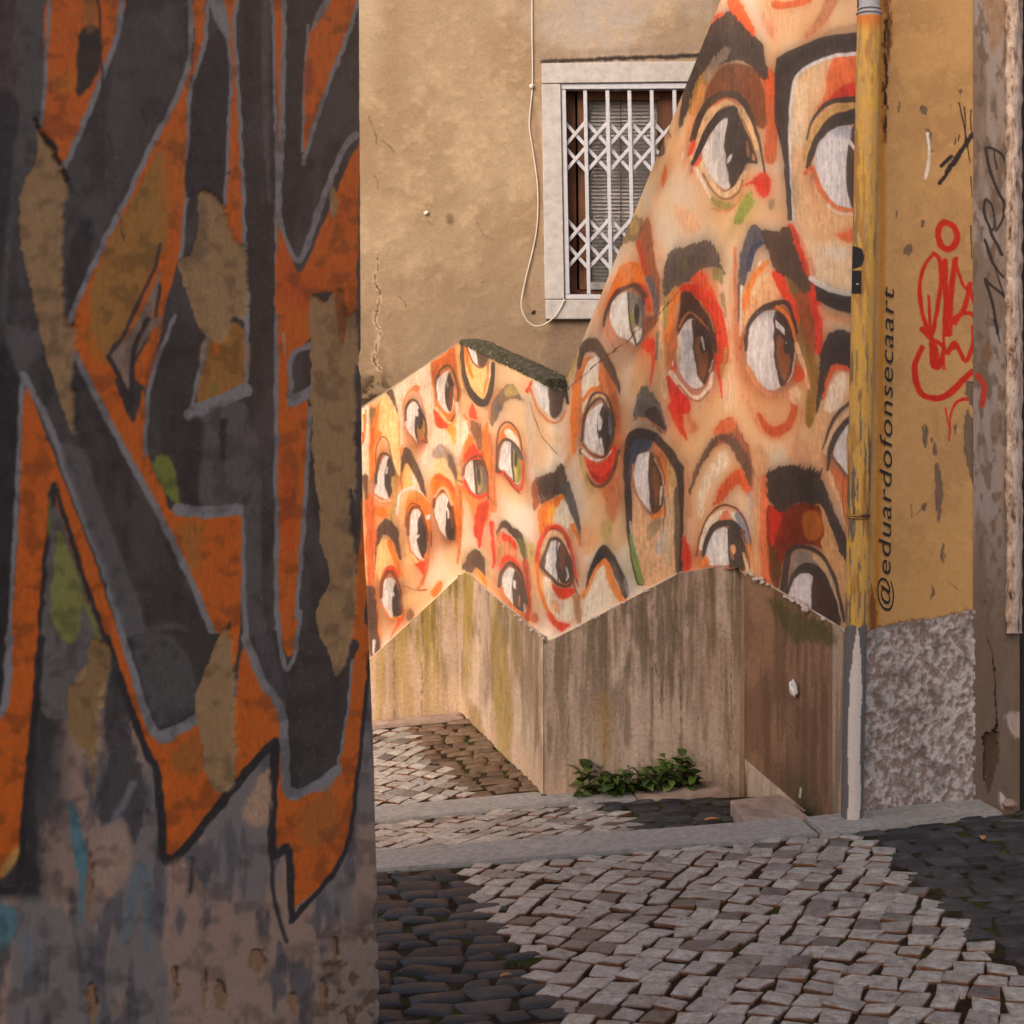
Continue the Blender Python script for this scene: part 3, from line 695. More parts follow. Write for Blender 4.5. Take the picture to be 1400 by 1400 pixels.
    f((96, 82, 74), "636,570 640,440 680,318 780,288 882,250 942,238 992,300 1034,420 1054,475 980,432 902,442 842,502 760,542 690,582 648,628", rough=1.4); f((96, 104, 62), "760,380 800,360 800,460 770,470", soft=3, alpha=.4); f((150, 132, 82), "958,430 1032,440 1043,545 1012,525 968,482", soft=1.3, rough=1.6); l((140, 128, 80), "1040,620 1060,760", 22, 8, rough=1, alpha=.8)
    f((226, 90, 52), "820,510 900,450 960,540 1000,640 940,620 860,560", soft=1.5, rough=.8)
    l(rd, "775,568 862,590 942,660 1002,780 1040,920 1050,1070", 40, 34, wm=70, soft=1.2); l((196, 140, 66), "1060,990 1040,1180", 18, 10, soft=1.4); l(rd, "1000,1040 1016,1160 1032,1320", 26, 6)
    f((78, 58, 48), "716,880 748,700 758,610 810,597 872,660 934,720 984,830 1004,960 988,1010 950,902 902,822 832,780 770,822 730,905"); l((190, 110, 64), "742,832 800,742 872,770 940,850", 12, 8, soft=1); l((176, 130, 76), "880,660 950,760 985,870", 8, 5)
    E25 = "720,960 740,880 790,800 842,785 922,830 962,920 972,1040 952,1150 912,1232 850,1257 790,1212 740,1112"
    f((216, 208, 204), E25); l((178, 178, 184), "790,880 805,1200", 36, 26, soft=2, alpha=.7); l((206, 184, 140), "735,930 740,1080", 16, soft=2, alpha=.7)
    f((72, 52, 44), "835,788 922,830 963,920 970,1060 942,1182 911,1232 870,1162 846,1040 836,900"); f((132, 80, 48), "858,900 920,960 942,1080 902,1202 868,1102", soft=2.4); e(bk, 912, 925, 28, 92, soft=1.2); l((206, 200, 196), "895,905 906,935 918,990", 12, 6); l((206, 200, 196), "968,1060 950,1140", 6)
    f(o2, "658,985 720,860 732,962 702,1062 722,1145 668,1135", soft=1.3); f(rd, "690,1060 720,1080 722,1135 690,1110", soft=1.2); f(wh, "695,1065 708,1075 706,1110 695,1095"); f((212, 52, 38), "655,1175 722,1190 762,1242 802,1332 812,1420 700,1420 678,1292", rough=.6)
    l((242, 216, 190), "690,1150 742,1222 802,1292 872,1312 942,1252 973,1152", 26, 16); l((156, 106, 78), "740,1232 822,1325 882,1337 952,1275", 8)
    l((64, 42, 34), "-20,1262 70,1180 190,1080 260,1020 300,1000 330,975 390,940 430,880 500,820 560,770 600,750 670,670 720,620 742,603", 3, 2, soft=.4, rough=.5); l((70, 46, 36), "295,1005 315,980", 9, 4, soft=.5)
    # ---- section j (the great brow, the spectacles)
    S(900, 0, 4.667)
    f((228, 168, 120), "620,-20 760,-20 900,120 800,260 720,240 660,120", soft=5, alpha=.6)
    f((120, 72, 48), "325,510 400,430 482,400 602,430 662,520 694,640 684,812 622,790 562,662 482,602 420,590 340,622 280,702 245,830 290,640", soft=1.6)
    l((160, 116, 58), "325,430 262,560 225,700", 70, 50, soft=2.4); l((222, 142, 84), "280,560 230,730 200,900", 30, 40, soft=2.6, alpha=.7); l((196, 96, 56), "700,480 732,700 715,1010", 60, 50, soft=2.2); l((224, 92, 44), "705,480 735,640", 30, 16, soft=1.6)
    f((74, 61, 54), "136,805 150,640 200,460 270,280 335,140 400,88 472,62 542,120 612,220 662,280 692,400 694,505 640,482 600,422 520,382 440,402 380,432 320,442 270,482 222,582 190,702 152,800", rough=1.1)
    f((150, 128, 110), "295,470 358,360 440,298 445,372 380,432 318,520", rough=2, soft=1.4, alpha=.9); l((234, 92, 44), "478,20 540,110 604,210", 56, 26, rough=1.2); l((220, 90, 50), "335,130 415,78", 26, 14, rough=.8)
    l(pk, "222,985 270,830 350,692 432,645 512,670 572,780 625,940", 46, 30); l((206, 106, 64), "300,700 430,630 520,670", 14, 8, soft=1.2)
    l((76, 60, 52), "218,890 260,760 332,650 420,600 512,620 582,720 632,860 684,1108", 24, 8, wm=34)
    f((66, 55, 50), "432,715 502,718 562,830 604,930 632,1045 570,1042 542,1100 502,1172 455,1200 440,1120 425,1000 422,900"); f((150, 104, 74), "560,900 580,960 575,1000 560,985", soft=1.2); f((190, 130, 86), "598,980 615,1010 610,1030 598,1020"); l((160, 100, 60), "540,760 590,880 620,1000", 7, 4, soft=1)
    f((222, 211, 204), "278,960 300,880 370,790 442,753 426,860 426,1000 452,1150 462,1192 430,1207 370,1172 308,1090"); l((180, 160, 142), "300,900 345,830", 22, soft=2.4, alpha=.6); f(wh, "438,1012 467,978 462,1022 440,1046")
    l(bk, "222,1048 270,930 332,810 402,730 475,706", 16, 40, wm=34); l((226, 184, 138), "272,1040 310,1130 380,1222 442,1238 502,1192 555,1100", 28, 18); l((120, 86, 62), "285,1110 350,1222 432,1267 505,1232 540,1150", 9, 6)
    f((206, 60, 40), "535,1190 622,1130 682,1100 722,1180 692,1252 640,1242 600,1182", rough=1.2, soft=2); f((148, 132, 70), "330,1250 420,1282 490,1302 440,1345 356,1315", soft=2.4); f((140, 146, 66), "478,1420 530,1290 582,1225 614,1290 582,1345 540,1420", rough=1.4, soft=1.6); l((196, 122, 84), "345,1330 430,1350 500,1300 540,1230", 12, 8, soft=1.6); f((130, 110, 84), "700,1290 740,1270 740,1330 710,1340", soft=3, rough=1.2, alpha=.8)
    f(rd, "188,985 218,890 234,920 212,985", soft=1.4); f((226, 86, 50), "203,1108 240,1030 272,985 272,1030 232,1085", soft=1.1); l(cr, "240,1080 290,1180 330,1260", 22, 8, soft=1.4); f((236, 212, 186), "150,970 162,965 160,1010 150,1010")
    l(db, "52,795 76,875", 13, 6); f(db, "-10,970 30,880 47,970 10,1005"); f((230, 104, 52), "20,1150 45,1050 60,1120 30,1200", soft=2); l((206, 80, 46), "42,820 60,880", 7)
    f((224, 176, 128), "855,640 900,480 1000,400 1270,345 1270,1400 865,1400 840,1000", soft=1.5, alpha=.75); l((232, 206, 172), "900,560 900,900", 60, soft=5, alpha=.6)
    f((220, 106, 60), "1105,385 1270,340 1270,612 1150,625 1050,705 1005,695 1060,600", soft=2.4, rough=1.2); f((208, 58, 42), "1160,560 1275,535 1275,625 1090,650", soft=2.2)
    fp(bk, "750,372 810,338 870,310 935,280 1000,252 1065,230 1130,217 1200,212 1285,208 1285,335 1200,338 1130,346 1060,365 1000,392 945,420 900,455 872,485 855,520 842,580 835,650 830,800 832,900 840,1000 846,1100 850,1200 860,1410 825,1410 817,1300 810,1200 803,1100 795,1000 770,870 745,780 740,680 738,560 742,440")
    l((216, 208, 204), "1285,343 1130,353 1000,401 902,466 862,540 844,680 840,900 852,1200 864,1410", 15, 10)
    l((206, 156, 94), "965,1000 1000,880 1060,780 1150,710 1285,690", 56, 60, soft=1.4); l(bk, "948,890 980,780 1042,690 1132,642 1285,636", 6, 28); l(bk, "953,1068 990,950 1042,860 1132,772 1285,738", 20, 64)
    f((216, 206, 202), "1000,1000 1030,900 1100,832 1182,805 1242,820 1217,920 1197,1040 1207,1200 1242,1335 1180,1322 1100,1272 1040,1182 1004,1090"); f((166, 166, 178), "1100,840 1182,806 1240,822 1215,880 1150,880", soft=3, alpha=.8)
    f((76, 61, 54), "1240,815 1290,800 1290,1340 1240,1335 1207,1200 1197,1050 1217,920"); l(wh, "1215,900 1285,985", 16, 12); l((216, 110, 66), "985,1080 1020,1182 1090,1282 1172,1335 1285,1348", 22, 18); l((228, 196, 170), "1080,1310 1150,1360 1285,1372", 14, 10, soft=1.2); l((220, 92, 52), "938,1105 982,1058", 16, 8); l((220, 150, 106), "960,1110 985,1250 1020,1400", 18, 10, soft=2, alpha=.7)
    l((212, 96, 52), "745,25 820,32 960,0", 34, 26, soft=1.3); l((190, 122, 84), "1110,-10 1052,110 950,225", 60, 30, soft=2.4); l((120, 100, 80), "1060,220 1130,190 1270,165", 16, 22, soft=3, alpha=.5)
    f((222, 120, 86), "660,90 730,160 740,250 690,220", soft=5, alpha=.6)
    # soft dirt and thin wear over everything
    d = fbm(u * .02, v * .012, 77, 5)
    p.c *= (1 - .16 * sstep(.52, .75, d))[:, None]
    sp = fbm(u * .9, v * .7, 55, 2)
    p.c += (np.array((150, 128, 110)) - p.c) * (sstep(.80, .86, sp) * .45)[:, None]
# ------------------------------------------------------------------ left house: spray-painted lettering on old plaster
def paint_letters(p):
    S, f, fp, l, e = p.sec, p.f, p.fp, p.l, p.e
    u, v = p.u, p.v
    OR, DK, GL, TN, GM = (206, 94, 10), (54, 49, 45), (134, 128, 122), (164, 125, 80), (82, 76, 73)
    # plaster and weathered spray below
    n1 = fbm(u * .020, v * .006, 3, 4); n2 = fbm(u * .05, v * .012, 14, 4)
    low = np.array((126, 114, 104)) + (np.array((160, 128, 106)) - np.array((126, 114, 104))) * sstep(.46, .60, n1)[:, None]
    low = low + (np.array((88, 84, 84)) - low) * (sstep(.56, .68, n2) * .8)[:, None]
    top = np.array(DK) + (np.array((72, 66, 62)) - np.array(DK)) * sstep(.42, .62, fbm(u * .03, v * .008, 6, 4))[:, None]
    k = sstep(880, 960, v + 30 * (n1 - .5))[:, None] * sstep(60, 110, u)[:, None]
    k = np.maximum(k, sstep(1215, 1240, v)[:, None])
    p.c[:] = top * (1 - k) + low * k
    S(0, 0, 2.692)
    f((104, 98, 93), "60,-20 180,-20 165,300 150,480 130,600 60,800 30,1000 20,1180 150,1230 120,1330 20,1300", soft=3, alpha=.55, rough=1.5)
    f((92, 64, 58), "-20,0 40,0 50,300 10,420 -20,400", soft=4, alpha=.6)
    f((36, 33, 34), "-20,380 70,380 50,560 20,900 -20,1000", soft=3, alpha=.7)
    f(GM, "470,60 640,60 690,200 640,340 560,500 440,740 250,1150 240,900 300,760 380,620 400,300", soft=6, alpha=.55)
    f((34, 31, 32), "250,920 330,800 330,960 260,1140", soft=5, alpha=.7)
    # strokes of the letters
    f(OR, "185,-20 445,-20 440,90 380,260 320,420 240,605 200,520 150,480 165,300")
    l(GL, "184,-20 172,200 160,400 152,480", 14); l(GL, "450,-20 436,120 385,252 330,402 280,520 232,622", 20)
    f((52, 42, 34), "300,112 362,108 370,232 335,310 292,352 278,300", soft=2, rough=.8); f((150, 92, 40), "310,-20 350,-20 345,110 310,100", soft=4, alpha=.7); l((44, 36, 34), "362,-10 372,200 380,420", 10, 5, soft=1)
    f((196, 128, 40), "180,280 270,270 280,330 200,340", soft=5, rough=2, alpha=.4)
    f(OR, "715,-20 752,-20 745,180 700,330 700,500 692,720 655,960 600,1160 560,1400 500,1400 480,1350 420,1400 330,1400 270,1190 350,980 470,730 560,540 665,345 705,200")
    f((166, 112, 44), "600,560 612,880 565,970 482,1160 400,1310 340,1210 350,1010 470,770 540,640", soft=2.5, rough=1.2); f((190, 104, 30), "590,560 650,480 690,520 680,700 610,860", soft=4, alpha=.5)
    l(GL, "700,-20 700,200 658,342 560,532 470,722 350,962 252,1185", 20); l(GL, "768,-20 748,180 700,335 692,500 690,700 682,762 664,955", 14)
    f((142, 116, 96), "405,1310 480,1220 545,1100 590,1000 582,1080 540,1200 470,1330", soft=2); l(DK, "400,1312 470,1200 570,980 590,900", 16, 10, soft=1.5); l(DK, "490,1330 560,1200 590,1050", 16, 12, soft=1.5)
    f((48, 44, 45), "712,400 760,180 815,110 845,320 838,560 825,650 690,720 700,500", soft=1.5)
    f(OR, "780,-20 885,-20 862,75 877,350 886,640 892,915 862,862 828,762 838,650 848,350 842,110")
    l(GL, "762,-20 830,112 850,300 836,560 828,752", 12); l(GL, "885,-20 863,82 878,350 890,600 902,900 912,1100 902,1420", 14); f(GL, "760,-20 800,-20 845,70 840,150 800,90", soft=1.5)
    l((118, 112, 106), "985,-20 975,300 990,740", 40, 14, soft=2, alpha=.45)
    f(OR, "1010,-20 1040,-20 1028,500 1030,860 1010,860 1022,500"); l(GL, "1003,-20 1018,600 1016,860 1015,1420", 10); l(GL, "1048,-20 1037,500 1030,802 1100,962 1182,752 1262,552 1312,498", 18, 26)
    f(OR, "1022,862 1100,1005 1182,842 1302,560 1322,600 1312,1100 1292,1235 1240,1090 1150,1090 1142,1242 1080,1302 1068,1420 1020,1420", soft=1)
    f((200, 70, 20), "1040,900 1100,1040 1180,1000 1150,1080 1080,1280 1040,1250", soft=6, alpha=.5)
    f(OR, "1222,-20 1325,-20 1252,200 1182,380 1120,562 1114,320 1136,120"); f(GL, "1180,20 1225,-20 1190,60 1140,115", soft=1.2); l(GL, "1325,-20 1272,150 1202,330 1114,602", 16); l(GL, "1132,90 1120,320 1112,560", 9)
    f((150, 60, 40), "1120,240 1150,220 1150,330 1120,340", soft=3, alpha=.6)
    # ---- middle
    S(0, 440, 2.692)
    f((30, 28, 29), "-20,160 80,260 60,700 30,1200 -20,1420", soft=4, alpha=.75)
    f(OR, "95,245 150,370 240,600 340,860 430,1130 525,1420 470,1420 400,1230 300,960 215,700 192,592 175,680 150,1100 128,1420 20,1420 60,900 80,420")
    l(GL, "88,190 74,350 55,800 18,1420", 16); l(GL, "88,195 190,400 270,622 380,902 452,1152 542,1420", 26)
    l((40, 36, 36), "198,600 165,900 132,1420", 20, soft=1.5); l((40, 36, 36), "208,620 300,920 425,1275", 18, soft=1.5)
    f((104, 96, 88), "200,680 290,920 400,1260 380,1420 150,1420 175,900", soft=2, rough=1.5); f((132, 128, 62), "213,765 270,880 302,1000 282,1160 240,1182 188,1080 198,900", soft=2, rough=1.5); f((120, 130, 50), "178,680 186,650 182,760 172,800", soft=2)
    l((128, 122, 60), "300,1010 350,1120 380,1250", 24, 14, soft=2, rough=1); f(TN, "300,1280 390,1270 390,1420 280,1420", soft=2, rough=2)
    f((96, 90, 85), "222,462 310,480 372,660 482,950 562,1200 605,1420 560,1420 380,920 280,640", soft=3, alpha=.85)
    f((88, 82, 77), "540,1140 700,1130 740,1300 720,1420 600,1420", soft=4, alpha=.7)
    f(OR, "288,10 352,60 422,220 490,372 530,250 548,500 602,620 652,712 892,716 892,900 872,1235 845,1235 845,1100 800,1185 720,980 600,740 430,432 300,150"); l((140, 70, 30), "600,-20 560,150 530,260", 18, soft=3, alpha=.5)
    l(GL, "278,115 382,332 562,662 702,952 802,1195", 24); l(GL, "640,-20 548,252 540,482", 16); f((176, 112, 44), "340,0 400,120 380,160 310,60", soft=4, alpha=.6)
    f((146, 118, 96), "402,132 480,60 545,-10 600,-10 500,122 490,262 430,180", soft=2); l((44, 40, 40), "400,130 440,210 470,290", 20, soft=1.5); l((44, 40, 40), "545,-10 492,110 485,330", 18, soft=1.5)
    f((118, 124, 48), "560,520 625,500 660,665 620,645", soft=2, rough=1.5); f((150, 110, 60), "660,760 740,740 740,900 700,900", soft=8, rough=3, alpha=.5)
    f((164, 108, 42), "762,30 902,30 900,242 732,302", soft=1.2); f(OR, "800,60 820,90 800,130 780,100", soft=4, alpha=.8); f((120, 120, 60), "770,230 800,240 780,270", soft=4, alpha=.6)
    l(GL, "770,20 735,180 705,330", 14); l(GL, "700,338 905,252", 50, soft=1); l(GL, "905,-20 906,250", 14)
    f((104, 97, 91), "710,370 900,300 900,670 740,670 700,500", soft=3, rough=2, alpha=.7); l((44, 41, 42), "825,370 815,500", 26, soft=3, rough=2); l((44, 41, 42), "720,380 700,660", 60, soft=4)
    l(GL, "650,690 760,700 905,690", 44, soft=1); l(GL, "897,700 903,1150 950,1280 1040,1420", 16, 34)
    f((92, 86, 80), "908,470 958,460 965,1000 1000,1250 930,1200 905,1000", soft=2, alpha=.8)
    f(OR, "1024,-20 1142,-20 1075,132 1064,312 1138,300 1112,780 1086,1150 1060,1232 1030,1130 1020,600"); f((160, 74, 20), "1040,480 1080,470 1100,560 1060,700 1040,600", soft=5, alpha=.8); f((212, 78, 10), "1040,560 1080,560 1080,820 1050,820", soft=5, alpha=.6)
    l(GL, "1015,-20 1018,900 1022,1150 1056,1275 1086,1130 1116,762 1142,320", 16); l(GL, "1078,290 1160,250", 40); l(GL, "1072,300 1075,132 1142,88", 20)
    f(OR, "1345,560 1356,900 1302,1420 1268,1420 1310,1000 1330,700"); l((170, 160, 160), "1042,40 1046,120", 6, alpha=.7)
    # ---- foot
    S(0, 880, 2.5926)
    f(OR, "35,-20 142,-20 102,400 72,700 -20,815 -20,280 30,200"); f((206, 150, 70), "0,790 60,720 66,760 10,830", soft=3); l((40, 36, 36), "147,-20 92,560 62,850 -20,872", 26, soft=1.2)
    l(GL, "35,-20 20,200 -20,270", 26)
    f(OR, "395,-20 430,-20 502,200 545,332 602,352 702,290 762,502 832,502 842,130 882,15 1002,260 1022,522 1102,520 1192,470 1250,-20 1312,-20 1272,400 1222,742 1050,932 1026,892 1020,722 970,702 970,422 950,362 622,742 580,742 570,482 500,332 420,100")
    f((150, 96, 44), "610,390 700,320 740,430 640,470", soft=6, rough=3, alpha=.6); f((160, 100, 44), "1060,600 1180,520 1190,680 1080,720", soft=8, rough=3, alpha=.5)
    l((40, 36, 36), "382,-20 440,172 520,382 556,462 580,742 602,762 642,740 948,372 972,424 966,742 1022,730 1034,950 1052,962 1222,742 1268,442 1320,-20", 26, 12, wm=32, soft=1); l((48, 44, 44), "962,742 972,902 1016,1055", 15, soft=2); l((60, 56, 56), "680,760 676,880", 20, 12, soft=3, rough=1)
    f((56, 51, 47), "448,-20 805,-20 702,150 702,242 560,312 530,250", soft=1); f((92, 86, 81), "470,-20 620,-20 690,120 700,230 570,290 540,240", soft=4, alpha=.7); l(GL, "436,-20 482,130 540,302 602,318 705,262", 24, 40)
    f((60, 54, 50), "880,-20 1245,-20 1242,100 1192,452 1022,502 1012,262", soft=1); f((92, 86, 86), "900,-20 960,-20 1000,140 1010,240 940,120", soft=3, alpha=.6); l(GL, "868,-20 930,132 1002,252 1016,512 1082,522 1195,448", 30, 34); l(GL, "1250,60 1232,240 1196,452", 10); f(OR, "995,-80 1062,-80 1050,0 1022,48 1003,0", soft=1); l(GL, "985,-110 992,0 1020,92 1050,10 1064,-110", 16)
    f((60, 57, 57), "400,60 430,160 470,330 520,560 470,720 440,620 360,640 340,560 380,420 370,220", soft=4, rough=3, alpha=.85); l((126, 120, 120), "470,500 420,600 360,700", 30, 20, soft=4, alpha=.8)
    f((86, 122, 124), "238,555 275,600 312,760 300,900 280,1000 282,860 255,700", soft=2, rough=1); f((86, 120, 122), "-20,930 60,950 50,1040 -20,1085", soft=4, rough=2); l((96, 116, 120), "500,800 470,900 440,1050", 50, 20, soft=6, alpha=.7, rough=2); l((92, 112, 116), "520,820 520,1080", 26, 14, soft=5, alpha=.6); l((100, 112, 120), "95,1040 100,1200", 50, 30, soft=8, alpha=.5)
    f((182, 142, 110), "860,600 950,440 955,600 920,650", soft=4, rough=2); f((176, 138, 110), "360,680 440,640 470,760 400,900 340,860", soft=7, rough=3, alpha=.8); f((176, 138, 112), "590,790 670,780 640,900 600,1000", soft=5, rough=3, alpha=.8); f((178, 140, 116), "150,640 230,700 240,900 160,900", soft=8, rough=4, alpha=.6)
    f((150, 122, 100), "1180,1000 1360,1030 1400,1420 1100,1420 1120,1200", soft=8, rough=4, alpha=.8)
    for (x, y, w, h) in ((915, 1130, 60, 90), (785, 1250, 46, 110), (625, 1210, 20, 130), (730, 1230, 12, 150), (330, 1280, 40, 150), (1040, 1280, 36, 80), (1190, 1100, 16, 120), (325, 880, 22, 260), (1150, 1250, 26, 110)):
        f((146, 108, 74), f"{x-w/2},{y-h/3} {x+w/6},{y-h/2} {x+w/2},{y} {x+w/4},{y+h/2} {x-w/3},{y+h/4}", soft=1.6, rough=3.2, dh=-.004)
        l((58, 44, 36), f"{x-w/3},{y-h/2} {x+w/6},{y-h/2.1} {x+w/2},{y}", 7, 3, soft=.8, rough=1)
    fl = fbm(u * .06, v * .05, 88, 5)
    w = sstep(.56, .62, fl) * sstep(1260, 1340, v + (u - 420) * .4) * sstep(400, 470, u)
    p.c += (np.array((104, 74, 54)) - p.c) * (w * .85)[:, None]; p.h -= .006 * w
    # bare patches where the render has fallen away
    S(0, 0, 2.692)
    def bare(pts):
        f(TN, pts, soft=.8, rough=1.3, dh=-.007); 
    bare("130,440 182,520 232,612 258,702 240,792 236,960 246,1180 287,1212 268,1420 278,1440 275,1600 240,1515 210,1425 160,1262 110,1022 78,880 84,702 130,602 146,542")
    l((50, 38, 34), "128,432 180,515 232,612 262,690 290,725", 10, 5, soft=.8, rough=.8)
    bare("740,710 812,732 862,862 907,922 917,1012 907,1172 862,1172 822,1262 776,1242 738,1205 690,1062 664,960 710,932 730,852")
    l((40, 36, 36), "690,720 760,680 830,640 850,630", 8, 4, soft=.8, rough=1.2); l((50, 40, 36), "520,400 545,470", 8, 3, soft=1)
    bare("1146,1090 1202,1112 1252,1062 1282,1160 1312,1152 1332,1400 1312,1364 1312,1820 1290,1790 1302,1980 1317,2060 1312,2270 1282,2420 1242,2488 1215,2405 1176,2315 1170,2235 1217,2135 1212,2085 1180,1985 1182,1865 1160,1745 1150,1485 1144,1250")
    f((150, 84, 34), "1240,1080 1262,1060 1285,1200 1262,1260", soft=1.5, rough=1)
    f(TN, "1222,670 1245,760 1225,805 1212,740", soft=1.2, rough=.8)
    S(0, 880, 2.5926)
    bare("800,-60 828,30 838,200 836,482 792,525 745,492 714,332 693,212 720,120")
    f((150, 112, 66), "330,-10 392,20 392,100 362,182 352,352 330,432 300,372 253,322 248,160 300,130", soft=1, rough=1.6, dh=-.005); l((150, 112, 66), "335,420 330,540", 14, 6, soft=1.5, rough=1.2)
    S(0, 0, 1)
    for pts in ("140,150 150,190 158,270 170,330", "265,40 262,110"):
        l((46, 40, 40), pts, 1.6, soft=.8, rough=.8, alpha=.8)
    d = fbm(u * .05, v * .05, 60, 5)
    p.c *= (1 - .20 * sstep(.5, .72, d))[:, None]
    p.h += .0022 * (fbm(u * .09, v * .04, 71, 4) - .5)
    sp = fbm(u * .5, v * .4, 12, 2)
    p.c += (np.array((140, 126, 118)) - p.c) * (sstep(.78, .85, sp) * .4)[:, None]

# ------------------------------------------------------------------ ochre house behind the wall
def paint_facade(p):
    S, f, l = p.sec, p.f, p.l
    u, v = p.u, p.v
    n1 = fbm(u * .010, v * .010, 4, 5); n2 = fbm(u * .035, v * .03, 15, 5); n3 = fbm(u * .09, v * .11, 25, 4)
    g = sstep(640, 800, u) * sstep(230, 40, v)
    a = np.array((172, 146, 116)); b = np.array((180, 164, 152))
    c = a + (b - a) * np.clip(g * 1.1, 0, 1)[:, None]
    c = c + (np.array((188, 162, 130)) - c) * (sstep(.40, .70, n2) * .55)[:, None]
    c = c + (np.array((156, 128, 98)) - c) * (sstep(.50, .68, n1) * .65)[:, None]
    c = c + (np.array((200, 172, 138)) - c) * (sstep(.52, .74, n3 * .6 + n2 * .4) * .5)[:, None]
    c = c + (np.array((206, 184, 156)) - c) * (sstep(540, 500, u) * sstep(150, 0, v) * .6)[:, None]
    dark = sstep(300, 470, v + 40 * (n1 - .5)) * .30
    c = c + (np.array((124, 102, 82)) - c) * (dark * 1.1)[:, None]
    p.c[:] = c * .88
    p.h += .014 * (n1 - .5) + .014 * (n2 - .5) + .006 * (n3 - .5)
    # grime, and a painted shadow line above the lintel
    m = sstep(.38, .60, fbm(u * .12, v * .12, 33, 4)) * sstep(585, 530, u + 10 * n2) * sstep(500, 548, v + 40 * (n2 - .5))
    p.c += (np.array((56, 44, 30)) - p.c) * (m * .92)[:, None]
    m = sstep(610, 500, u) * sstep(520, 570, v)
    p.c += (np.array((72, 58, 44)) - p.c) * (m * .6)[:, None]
    S(0, 0, 1)
    l((52, 44, 42), "742,84 800,82 870,79 960,76", 5, 6, soft=2.2, rough=.7); l((130, 112, 100), "742,76 850,70 950,66", 10, soft=5, alpha=.5, rough=1)  # window's shadow line above the lintel, painted in as soft soot
    l((138, 112, 92), "728,140 736,200 738,290", 9, 7, soft=3, alpha=.7, rough=1.5); l((150, 126, 104), "735,330 735,400 732,440", 14, 22, soft=4, alpha=.6, rough=2)
    f((118, 98, 84), "760,445 830,440 800,530 770,530 745,500", soft=10, alpha=.6)
    # crack and patched render
    crack = "514,345 518,362 512,385 520,400 516,420 513,440 520,455 515,475 511,495 520,505"
    l((172, 147, 118), crack, 4, 7, soft=1, rough=1.4, dh=.004); l((92, 74, 58), crack, 1.4, 2.4, soft=.6, rough=1.2, dh=-.006)
    l((110, 90, 70), "505,160 512,180 515,195 511,200", 1.4, soft=.6, rough=.8); l((110, 90, 70), "522,192 532,200 540,208", 1.4, soft=.6, rough=.6); l((110, 90, 70), "513,240 517,252 516,258", 1.4, soft=.5)
    f((192, 160, 118), "510,272 540,268 560,274 575,282 570,296 520,290", soft=2, rough=1.2, dh=.004, alpha=.15); f((192, 158, 116), "516,408 545,405 556,412 570,413 570,420 550,424 520,416", soft=1.6, rough=1, dh=.004, alpha=.15); l((96, 78, 62), "545,405 553,412 556,420", 1.2, soft=.5)
    l((120, 98, 78), "652,305 662,322 672,328", 1.2, soft=.6, rough=.8); l((150, 126, 100), "700,430 725,445 745,460 735,490", 1.4, soft=.8, rough=1, alpha=.8)
    f((40, 32, 28), "727,426 732,424 732,430 727,430", soft=.8)
    l((86, 64, 48), "614,296 615,303", 9, soft=3, alpha=.5)

